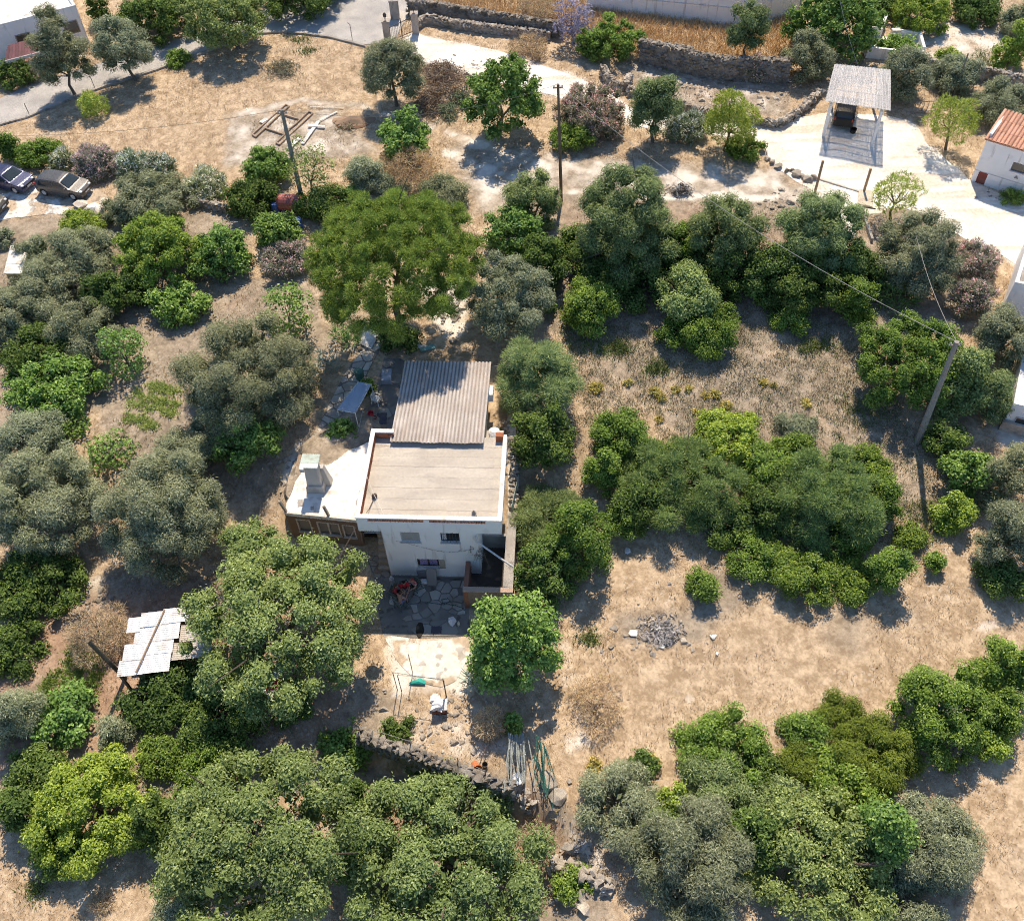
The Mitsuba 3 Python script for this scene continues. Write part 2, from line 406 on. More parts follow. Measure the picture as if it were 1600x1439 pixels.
gx, gy = axis(-54, 54, 0.54, 260), axis(7, 99, 0.54, 260)
GX, GY = np.meshgrid(gx, gy)
GP = np.stack([GX.ravel(), GY.ravel()], 1)
GZ = G(GP[:, 0], GP[:, 1])
ny, nx = GX.shape
ii, jj = np.meshgrid(np.arange(ny - 1), np.arange(nx - 1), indexing='ij')
A_ = (ii * nx + jj).ravel()
gf = np.vstack([np.stack([A_, A_ + 1, A_ + nx + 1], 1), np.stack([A_, A_ + nx + 1, A_ + nx], 1)])
scene['ground'] = mikit.ply((np.column_stack([GP, GZ]), gf), 'earth', smooth=True, uv=np.stack(cover(GP), 1))
labels['ground'] = {'label': 'dry summer ground of straw grass and bare earth over the whole hillside', 'category': 'ground', 'kind': 'structure'}

def struct(name, label, mesh, bsdf, **k):
    return solo(name, label, name.replace('_', ' '), mesh, bsdf, kind='structure', **k)

struct('dirt_road', 'pale dusty track that runs from the gate past the carport to the right edge', sheet(wob(DRIVE, .55, 1), .035, .7), 'dust')
struct('parking_ground', 'pale gravel ground where the cars stand at the left edge', sheet(wob(PARK, .5, 2), .035, .6), 'worn_slab')
ROAD = [(-30, 168), (60, 128), (160, 98), (260, 68), (330, 45), (400, 20), (480, 2), (520, -25), (660, -25), (640, 20), (618, 62), (575, 72), (520, 58), (450, 50), (400, 52), (340, 74), (240, 110), (120, 150), (40, 184), (-30, 205)]
struct('road', 'grey patched lane curving behind the straw field at the top left', sheet(wob(ROAD, .12, 3), .05, .7), 'old_asphalt')

def kerb(line_px, w=.22, h=.16):
    pts = [at(u, v) for u, v in line_px]
    ls = LineString([p[:2] for p in pts])
    n = int(ls.length / .8)
    q = np.array([ls.interpolate(i / n, normalized=True).coords[0] for i in range(n + 1)])
    return sheet(LineString(q).buffer(w / 2, cap_style=2), h, .5, skirt=.35)

struct('kerb', 'low concrete kerb along the field side of the grey lane', kerb([(-30, 206), (40, 186), (120, 152), (240, 112), (340, 76), (400, 54), (450, 52), (520, 60), (572, 74)]), 'concrete')

VIEW = np.array(px_poly([(-40, -40), (1640, -40), (1640, 1470), (-40, 1470)]))
_sheets = [np.array(px_poly(p)) for p in (DRIVE, PARK, ROAD)]

def blades(rng, P, per, length, width, cols, spread=.12, lean=.7):
    """Grass blades (one triangle each) growing at the points P; returns the mesh and its vertex colours."""
    n = len(P) * per
    b = np.repeat(P, per, 0) + rng.normal(scale=spread, size=(n, 2))
    z = G(b[:, 0], b[:, 1])
    az = rng.uniform(0, 2 * np.pi, n)
    L = rng.uniform(*length, n)
    W = rng.uniform(*width, n)
    tilt = rng.uniform(.1, lean, n) * np.pi / 2
    d = np.stack([np.cos(az) * np.sin(tilt), np.sin(az) * np.sin(tilt), np.cos(tilt)], 1)
    s = np.stack([-np.sin(az), np.cos(az), az * 0], 1)
    base = np.column_stack([b, z - .03])
    v = np.stack([base - s * W[:, None] / 2, base + s * W[:, None] / 2, base + d * L[:, None]], 1).reshape(-1, 3)
    cols = np.asarray(cols, float)
    k = rng.integers(0, len(cols) - 1, n) if len(cols) > 1 else np.zeros(n, int)
    t = rng.random((n, 1))
    c = cols[k] * (1 - t) + cols[np.minimum(k + 1, len(cols) - 1)] * t
    c = c * rng.uniform(.8, 1.15, (n, 1))
    return (v, np.arange(3 * n).reshape(-1, 3)), np.repeat(c, 3, 0)

def scatter(rng, poly, n, keep=None):
    poly = np.asarray(poly)
    lo, hi = poly.min(0), poly.max(0)
    P = rng.uniform(lo, hi, (int(n * 2.2), 2))
    P = P[signed(poly, P) > 0][:n]
    for q in _sheets:
        P = P[signed(q, P) < .1]
    if keep is not None:
        P = P[keep(P)]
    return P

def clumped(P, f, thr, seed):
    return meshkit.fbm(np.column_stack([P * f, np.full(len(P), 2.0)]), 3, seed) > thr

YARD = np.array(px_poly([(545, 520), (780, 520), (815, 960), (745, 1000), (595, 1000), (600, 860), (440, 830), (440, 760), (500, 640)]))
def no_yard(P): return signed(YARD, P) < 0
r_ = np.random.default_rng(11)
P = scatter(r_, VIEW, 56000, lambda P: no_yard(P))
u, v = cover(P)
Q = P[(u < .5 + .2 * (r_.random(len(P)) - .5)) & (v < .35) & clumped(P, .5, .40, 3)]
m, c = blades(r_, Q, 4, (.14, .36), (.025, .05), [(.42, .32, .20), (.56, .45, .31), (.36, .26, .16), (.62, .52, .38)], .18, .85)
solo('dry_grass', 'dry straw coloured grass over the open fields', 'dry grass', m, 'blade', c, kind='stuff')
Q = P[(u < .5) & (v >= .55) & clumped(P, .45, .50, 4)]
m, c = blades(r_, Q, 4, (.12, .36), (.03, .06), [(.36, .26, .15), (.46, .36, .22), (.16, .17, .06)], .2, .85)
solo('sparse_grass', 'sparse dry grass on the bare earth under and between the trees', 'dry grass', m, 'blade', c, kind='stuff')
P = scatter(r_, np.array(px_poly([(890, 515), (1180, 480), (1350, 515), (1410, 650), (1490, 740), (1470, 850), (1330, 860), (1000, 680), (890, 660)])), 15000)
Q = P[clumped(P, 1.6, .42, 5)]
m, c = blades(r_, Q, 5, (.12, .32), (.03, .06), [(.33, .285, .21), (.43, .365, .27), (.26, .255, .15), (.20, .235, .11)], .13, .9)
solo('scrub_weeds', 'grey brown weedy scrub over the upper right field', 'weeds', m, 'blade', c, kind='stuff')
P = scatter(r_, np.array(px_poly([(650, -5), (1240, -5), (1240, 120), (1000, 90), (880, 55), (660, 22)])), 5000)
m, c = blades(r_, P, 5, (.3, .75), (.05, .09), [(.62, .44, .22), (.74, .56, .33), (.50, .34, .16)], .25, .6)
solo('golden_grass', 'tall golden dry grass on the upper terrace below the long white building', 'dry grass', m, 'blade', c, kind='stuff')
gw = []
for cx, cy, rx, ry, n in [(968, 545, 24, 14, 160), (1026, 575, 20, 12, 130), (1135, 655, 40, 14, 120), (1280, 540, 25, 10, 80), (465, 62, 20, 7, 60), (480, 80, 18, 8, 60), (920, 1000, 14, 10, 60), (60, 1390, 14, 8, 60),
                          (930, 545, 50, 20, 90), (885, 500, 14, 30, 70), (1040, 105, 9, 6, 40), (1525, 112, 25, 18, 160), (1540, 90, 18, 14, 80), (1440, 810, 30, 40, 120), (1350, 640, 60, 40, 120), (480, 590, 25, 40, 60), (780, 700, 20, 20, 40), (1265, 545, 30, 12, 60)]:
    a, b = r_.normal(size=(2, n)) * .45
    gw += [at(cx + rx * p, cy + ry * q)[:2] for p, q in zip(a[:n // 3], b[:n // 3])]
m, c = blades(r_, np.array(gw), 14, (.2, .5), (.04, .07), [(.13, .18, .05), (.22, .27, .09), (.10, .14, .05)], .25, .7)
solo('green_weeds', 'patches of green weeds dotted about the dry fields', 'weeds', m, 'blade', c, kind='stuff')

# loose stones and rubble lying about
def rubble(name, label, spots, size, seed, bsdf='field_stone', color=None):
    r = np.random.default_rng(seed)
    ms = []
    for cx, cy, rx, ry, n in spots:
        for _ in range(n):
            a, b = r.normal(size=2) * .5
            p = at(cx + rx * a, cy + ry * b)
            s = size * r.lognormal(0, .4)
            h = hull_stone(r, s, .6, 10)
            h.apply_translation(p + [0, 0, s * .2])
            ms.append(h)
    return solo(name, label, 'stones', cat_mesh(ms), bsdf, color, kind='stuff')

rubble('loose_stones', 'loose pale stones lying on the earth, paths and terrace edges',
       [(1100, 130, 110, 30, 110), (1200, 150, 30, 30, 30), (700, 480, 30, 50, 70), (905, 1330, 50, 70, 90), (680, 1130, 90, 60, 90), (150, 945, 30, 30, 40), (1230, 330, 40, 50, 40), (815, 1250, 30, 30, 40), (1010, 1000, 80, 50, 40), (760, 110, 80, 20, 60),
        (900, 1390, 40, 30, 40), (1220, 330, 40, 30, 25), (1060, 860, 60, 40, 14), (460, 730, 40, 30, 40), (790, 690, 12, 50, 50), (1560, 300, 30, 20, 12)], .13, 5)

# ---------------------------------------------------------------- trees and bushes
SPEC = {  # leaf length, leaf width, quads?, clump radius, coverage, colours (dark, light, young tip), spikiness, name, category, bark colour, shell thinness
    'olive':    (.165, .048, 0, .70, .92, [(.068, .084, .044), (.130, .146, .086), (.225, .245, .17)], .75, 'olive_tree', 'olive tree', (.16, .14, .12)),
    'wild':     (.165, .055, 0, .68, 1.0, [(.050, .074, .026), (.105, .140, .050), (.18, .21, .10)], .7, 'olive_tree', 'olive tree', (.16, .14, .12)),
    'carob':    (.165, .090, 1, .62, .84, [(.028, .050, .012), (.066, .105, .022), (.125, .17, .045)], .35, 'evergreen_tree', 'tree', (.12, .095, .07)),
    'fig':      (.21, .125, 1, .56, .95, [(.050, .095, .018), (.100, .165, .035), (.17, .235, .07)], .3, 'fig_tree', 'fig tree', (.22, .20, .17)),
    'almond':   (.175, .080, 1, .62, 0.82, [(.065, .095, .028), (.125, .165, .05), (.20, .24, .10)], .5, 'leafy_tree', 'tree', (.15, .12, .10)),
    'lentisk':  (.145, .072, 1, .54, .8, [(.045, .080, .012), (.100, .155, .024), (.18, .23, .05)], .45, 'bush', 'bush', (.12, .09, .07)),
    'lime':     (.15, .085, 1, .50, 1.05, [(.080, .125, .015), (.145, .200, .025), (.22, .27, .06)], .4, 'lime_green_bush', 'bush', (.13, .10, .08)),
    'pine':     (.22, .032, 0, .36, 1.35, [(.058, .088, .012), (.118, .168, .028), (.17, .22, .045)], .95, 'pine_tree', 'pine tree', (.13, .10, .085)),
    'myrtle':   (.15, .050, 0, .52, 1.1, [(.045, .070, .010), (.085, .115, .014), (.12, .15, .02)], .7, 'myrtle_bush', 'bush', (.12, .09, .07)),
    'needle':   (.22, .038, 0, .56, 1.1, [(.060, .095, .025), (.100, .145, .045), (.15, .19, .08)], .95, 'needle_bush', 'bush', (.13, .10, .085)),
    'mimosa':   (.24, .030, 0, .60, 1.05, [(.075, .105, .035), (.140, .175, .065), (.20, .23, .10)], .9, 'pepper_tree', 'tree', (.16, .13, .11)),
    'young':    (.20, .060, 0, .38, 1.00, [(.110, .150, .020), (.190, .230, .035), (.26, .28, .06)], .85, 'young_tree', 'tree', (.14, .11, .08)),
    'oleander_white': (.20, .055, 0, .42, 1.15, [(.075, .100, .045), (.140, .165, .085), (.40, .40, .37)], .8, 'oleander_bush', 'oleander bush', (.2, .17, .14)),
    'oleander_pink':  (.18, .060, 0, .45, 1.15, [(.080, .090, .055), (.160, .155, .110), (.40, .26, .26)], .8, 'oleander_bush', 'oleander bush', (.2, .17, .14)),
    'jacaranda': (.22, .10, 1, .50, .65, [(.12, .115, .165), (.17, .16, .225), (.21, .21, .24)], .4, 'jacaranda_tree', 'jacaranda tree', (.2, .17, .15)),
    'dry':      (.24, .035, 0, .50, .85, [(.17, .13, .085), (.28, .22, .14), (.13, .15, .05)], .9, 'dry_shrub', 'shrub', (.19, .15, .12)),
    'yellow':   (.16, .055, 0, .30, 1.0, [(.17, .16, .04), (.30, .25, .07), (.36, .28, .10)], .85, 'yellow_weed', 'weed', (.2, .17, .08)),
    'palmetto': (.55, .075, 0, .45, .75, [(.045, .085, .025), (.085, .145, .04), (.15, .21, .07)], 1.0, 'broad_leaved_plant', 'plant', (.14, .11, .08)),
    'agave':    (.50, .080, 0, .40, .70, [(.095, .135, .110), (.160, .215, .180), (.22, .27, .22)], 1.0, 'agave_plant', 'plant', (.14, .13, .1)),
}

def fibonacci(n, rng):
    i = np.arange(n) + .5
    z = 1 - 2 * i / n
    a = i * 2.399963 + rng.uniform(0, 6.28)
    s = np.sqrt(1 - z * z)
    d = np.stack([s * np.cos(a), s * np.sin(a), z], 1) + rng.normal(scale=.25 / np.sqrt(n) * 3, size=(n, 3))
    return d / np.linalg.norm(d, axis=1, keepdims=True)

def crown(rng, spec, c, R, Rz, scale, dens=1.0, core=.74, lumpy=.62, floor=-99.0):
    """Leaves gathered in clumps over an uneven ellipsoid; (mesh, colours, clump centres)."""
    L0, W0, quad, cl, covr, cols, spike = spec[:7]
    rc = min(1.0 * cl * (1 + .08 * max(0, R - 2.5)), .42 * R)
    K = int(np.clip(0.82 * 4 * R * (R + Rz) / 2 / rc ** 2, 7, 900))
    d = fibonacci(K, rng)
    d = d[d[:, 2] > -.55]
    lump = meshkit.fbm(d * 1.6 + rng.uniform(0, 50, 3), 3) - .5
    f = np.minimum((.98 + (.62 if lumpy > 9 else lumpy) * lump) * rng.uniform(.80, 1.08, len(d)), 1.12)
    ins = rng.random(len(d)) < .22
    f[ins] *= rng.uniform(.45, .8, ins.sum())
    rr = rc * rng.uniform(.6, 1.3, len(d))
    ax = np.array([R, R, Rz])
    cen = d * np.maximum(ax - rc * .55, .2 * ax) * f[:, None]
    keep = (c[2] + cen[:, 2] > floor + .1 * rr) if len(d) > 4 else np.ones(len(d), bool)
    if keep.sum() > 3: d, rr, cen = d[keep], rr[keep], cen[keep]
    L, W = L0 * scale * .93, W0 * scale * .93
    area = L * W * (.55 if quad else .5)
    nl = np.maximum(5, (covr * dens * 4 * np.pi * rr ** 2 * .44 / area)).astype(int)
    cid = np.repeat(np.arange(len(d)), nl)
    n = len(cid)
    q = rng.normal(size=(n, 3)) + d[cid] * .55 + [0, 0, .25]
    q /= np.linalg.norm(q, axis=1, keepdims=True)
    rad = rr[cid] * (1.04 - .40 * rng.random(n) ** 1.5) * (1 + .06 * rng.standard_normal(n) ** 2)
    pos = cen[cid] + q * rad[:, None] * np.array([1, 1, .8])
    rnd = rng.normal(size=(n, 3))
    rnd /= np.linalg.norm(rnd, axis=1, keepdims=True)
    nrm = q * .75 + rnd * .6 + [0, 0, .4]
    nrm /= np.linalg.norm(nrm, axis=1, keepdims=True)
    axd = q * spike + rng.normal(size=(n, 3)) * (.45 if spike > .6 else .8) + [0, 0, .15]
    if spike < .8:
        axd -= nrm * np.sum(axd * nrm, 1, keepdims=True)
    axd /= np.linalg.norm(axd, axis=1, keepdims=True) + 1e-9
    sd = np.cross(axd, nrm)
    sd /= np.linalg.norm(sd, axis=1, keepdims=True) + 1e-9
    l = L * rng.uniform(.7, 1.3, (n, 1)); w = W * rng.uniform(.7, 1.3, (n, 1))
    cols = np.asarray(cols) * 2.75 * rng.uniform(.86, 1.14) * (1 + rng.uniform(-.05, .07) * np.array([1, .25, -1]))
    cols = cols * .88 + cols.mean(1, keepdims=True) * .12
    cols[2] = cols[2] * .55 + cols[1] * .45 if spec[7] != 'oleander_bush' else cols[2]
    t = np.clip(rng.random(len(d))[cid] * .55 + .6 * rng.random(n) - .08, 0, 1)[:, None]
    col = cols[0] * (1 - t) + cols[1] * t
    tip = (rng.random(n) < (.36 if spec[7] == 'oleander_bush' else .17)) & (q[:, 2] > -.1) & (rad > .75 * rr[cid])
    col[tip] = cols[2] * rng.uniform(.8, 1.15, (tip.sum(), 1))
    col *= rng.uniform(.82, 1.18, (n, 1))
    if quad:
        fold = nrm * w * .18
        v = np.stack([pos, pos + axd * l * .5 + sd * w * .5 + fold, pos + axd * l, pos + axd * l * .5 - sd * w * .5 + fold], 1)
        b = np.arange(n)[:, None] * 4
        fc = np.vstack([b + [0, 1, 2], b + [0, 2, 3]])
    else:
        v = np.stack([pos - sd * w * .5, pos + sd * w * .5, pos + axd * l], 1)
        fc = np.arange(3 * n).reshape(-1, 3)
    k = v.shape[1]
    V, Cc = v.reshape(-1, 3), np.repeat(col, k, 0)
    if core > 0:                                                  # the dense twiggy heart of every clump
        ico = trimesh.creation.icosphere(0)
        rot = rng.uniform(.8, 1.2, (len(d), 12, 1))
        cv = cen[:, None] + ico.vertices[None] * (rr[:, None, None] * core) * rot * [1, 1, .8]
        cf = ico.faces[None] + (np.arange(len(d)) * 12)[:, None, None] + len(V)
        V = np.vstack([V, cv.reshape(-1, 3)])
        fc = np.vstack([fc, cf.reshape(-1, 3)])
        Cc = np.vstack([Cc, np.repeat(cols[0:1] * .8, 12 * len(d), 0)])
        if lumpy < 90:
            m_ = 11 * len(d)                                      # broad inner leaves and twigs that close the crown
            ci = np.repeat(np.arange(len(d)), 11)
            g = rng.normal(size=(m_, 3)); g /= np.linalg.norm(g, axis=1, keepdims=True)
            ip = cen[ci] * .66 + g * (rr[ci] * 1.1 * rng.random(m_) ** .5)[:, None] * [1, 1, .8]
            ip[:, 2] = np.maximum(ip[:, 2], floor - c[2] + .05)
            a1 = rng.normal(size=(m_, 3)); a1 /= np.linalg.norm(a1, axis=1, keepdims=True)
            a2 = np.cross(a1, g + rng.normal(scale=.5, size=(m_, 3)) + [0, 0, .8]); a2 /= np.linalg.norm(a2, axis=1, keepdims=True) + 1e-9
            hl = (rr[ci] * rng.uniform(.22, .42, m_))[:, None]
            qv = np.stack([ip - a1 * hl, ip + a2 * hl * .45, ip + a1 * hl, ip - a2 * hl * .45], 1).reshape(-1, 3)
            qb = np.arange(m_)[:, None] * 4 + len(V)
            fc = np.vstack([fc, qb + [0, 1, 2], qb + [0, 2, 3]])
            V = np.vstack([V, qv])
            Cc = np.vstack([Cc, np.repeat(cols[0:1] * rng.uniform(.7, 1.1, (m_, 1)), 4, 0)])
    return (V + c, fc), Cc, cen + c

def limbs(rng, base, c, cen, R, Rz, r0, n=5, stem=False):
    ms = []
    top = c - [0, 0, Rz * .35]
    if top[2] < base[2] + .25: top = np.array([c[0], c[1], base[2] + .35])
    mid = (base + top) / 2 + rng.normal(scale=.06 * R, size=3) * [1, 1, 0]
    low = base - [0, 0, .3]
    ms.append(tube([low, base + [0, 0, .05], mid, top], [r0 * 1.5, r0 * 1.15, r0 * .9, r0 * .75], 8))
    up = cen[cen[:, 2] > c[2] - .4 * Rz]
    if len(up) == 0: up = cen
    pick = up[rng.permutation(len(up))[:n]]
    for e in pick:
        h = top + (e - top) * .45 + rng.normal(scale=.08 * R, size=3) + [0, 0, .08 * R]
        ms.append(tube([top - [0, 0, .1], h, e], [r0 * .55, r0 * .34, r0 * .1], 5))
        for _ in range(2):
            e2 = e + rng.normal(scale=.22 * R, size=3)
            ms.append(tube([h, (h + e2) / 2 + rng.normal(scale=.05 * R, size=3), e2], [r0 * .25, r0 * .16, r0 * .06], 4))
    return cat_mesh(ms)

TRI = [0]
def tree(kind, cx, cy, rx, ry, label, base=None, trunk=0.0, group=None, name=None, cat=None, dens=1.0, seed=None):
    """A tree or bush whose crown the photograph shows round pixel cx, cy, rx by ry pixels in half size."""
    spec = SPEC[kind]
    if base: cy, ry = cy + 5, ry + 5
    h = 1.5
    for _ in range(6):
        p = at(cx, cy, h)
        s = ppm(p)
        d = ray(cx, cy)
        sd = -d[2] / np.linalg.norm(d)
        cd = math.sqrt(1 - sd * sd)
        R = rx / s
        Rz = math.sqrt(max((ry / s) ** 2 - (R * sd) ** 2, 0)) / cd
        Rz = float(np.clip(Rz, .55 * R, 1.7 * R))
        h = (Rz * .95 + trunk) if (trunk >= .7 or base) else Rz * (.68 if trunk else .56)
    if base:
        b3 = at(*base)
        d = ray(cx, cy)
        t = math.hypot(*b3[:2]) / math.hypot(*d[:2]) if abs(d[1]) > 1e-6 else 1
        p2 = EYE + d * ((b3[1] - EYE[1]) / d[1])
        hh = p2[2] - G(p2[0], p2[1])
        if .45 * Rz < hh < 12: p = p2
    else:
        b3 = np.array([p[0], p[1], float(G(p[0], p[1]))])
    rng = np.random.default_rng(seed if seed is not None else int(cx * 7 + cy * 131) % 99991)
    sc = max(1.0, (27 / s) ** .8)
    mesh, col, cen = crown(rng, spec, p, R, Rz, sc, dens, 0 if (dens < .75 or kind in ('young', 'dry', 'palmetto', 'agave', 'jacaranda')) else .74, .18 if kind == 'pine' else (99.0 if dens < .8 else .62), float(G(p[0], p[1])))
    TRI[0] += len(mesh[1])
    key = thing(name or spec[7], label, cat or spec[8], group)
    small = R < 1.1
    part(key, 'foliage' if small else 'crown', mesh, 'leaf', col)
    r0 = np.clip(.05 * R + .02, .03, .24)
    tm = limbs(rng, b3, p, cen, R, Rz, r0, 3 if small else 6)
    part(key, 'stem' if small else 'trunk', tm, 'bark', np.asarray(spec[9]) * rng.uniform(.85, 1.15))
    return key, p, R, Rz

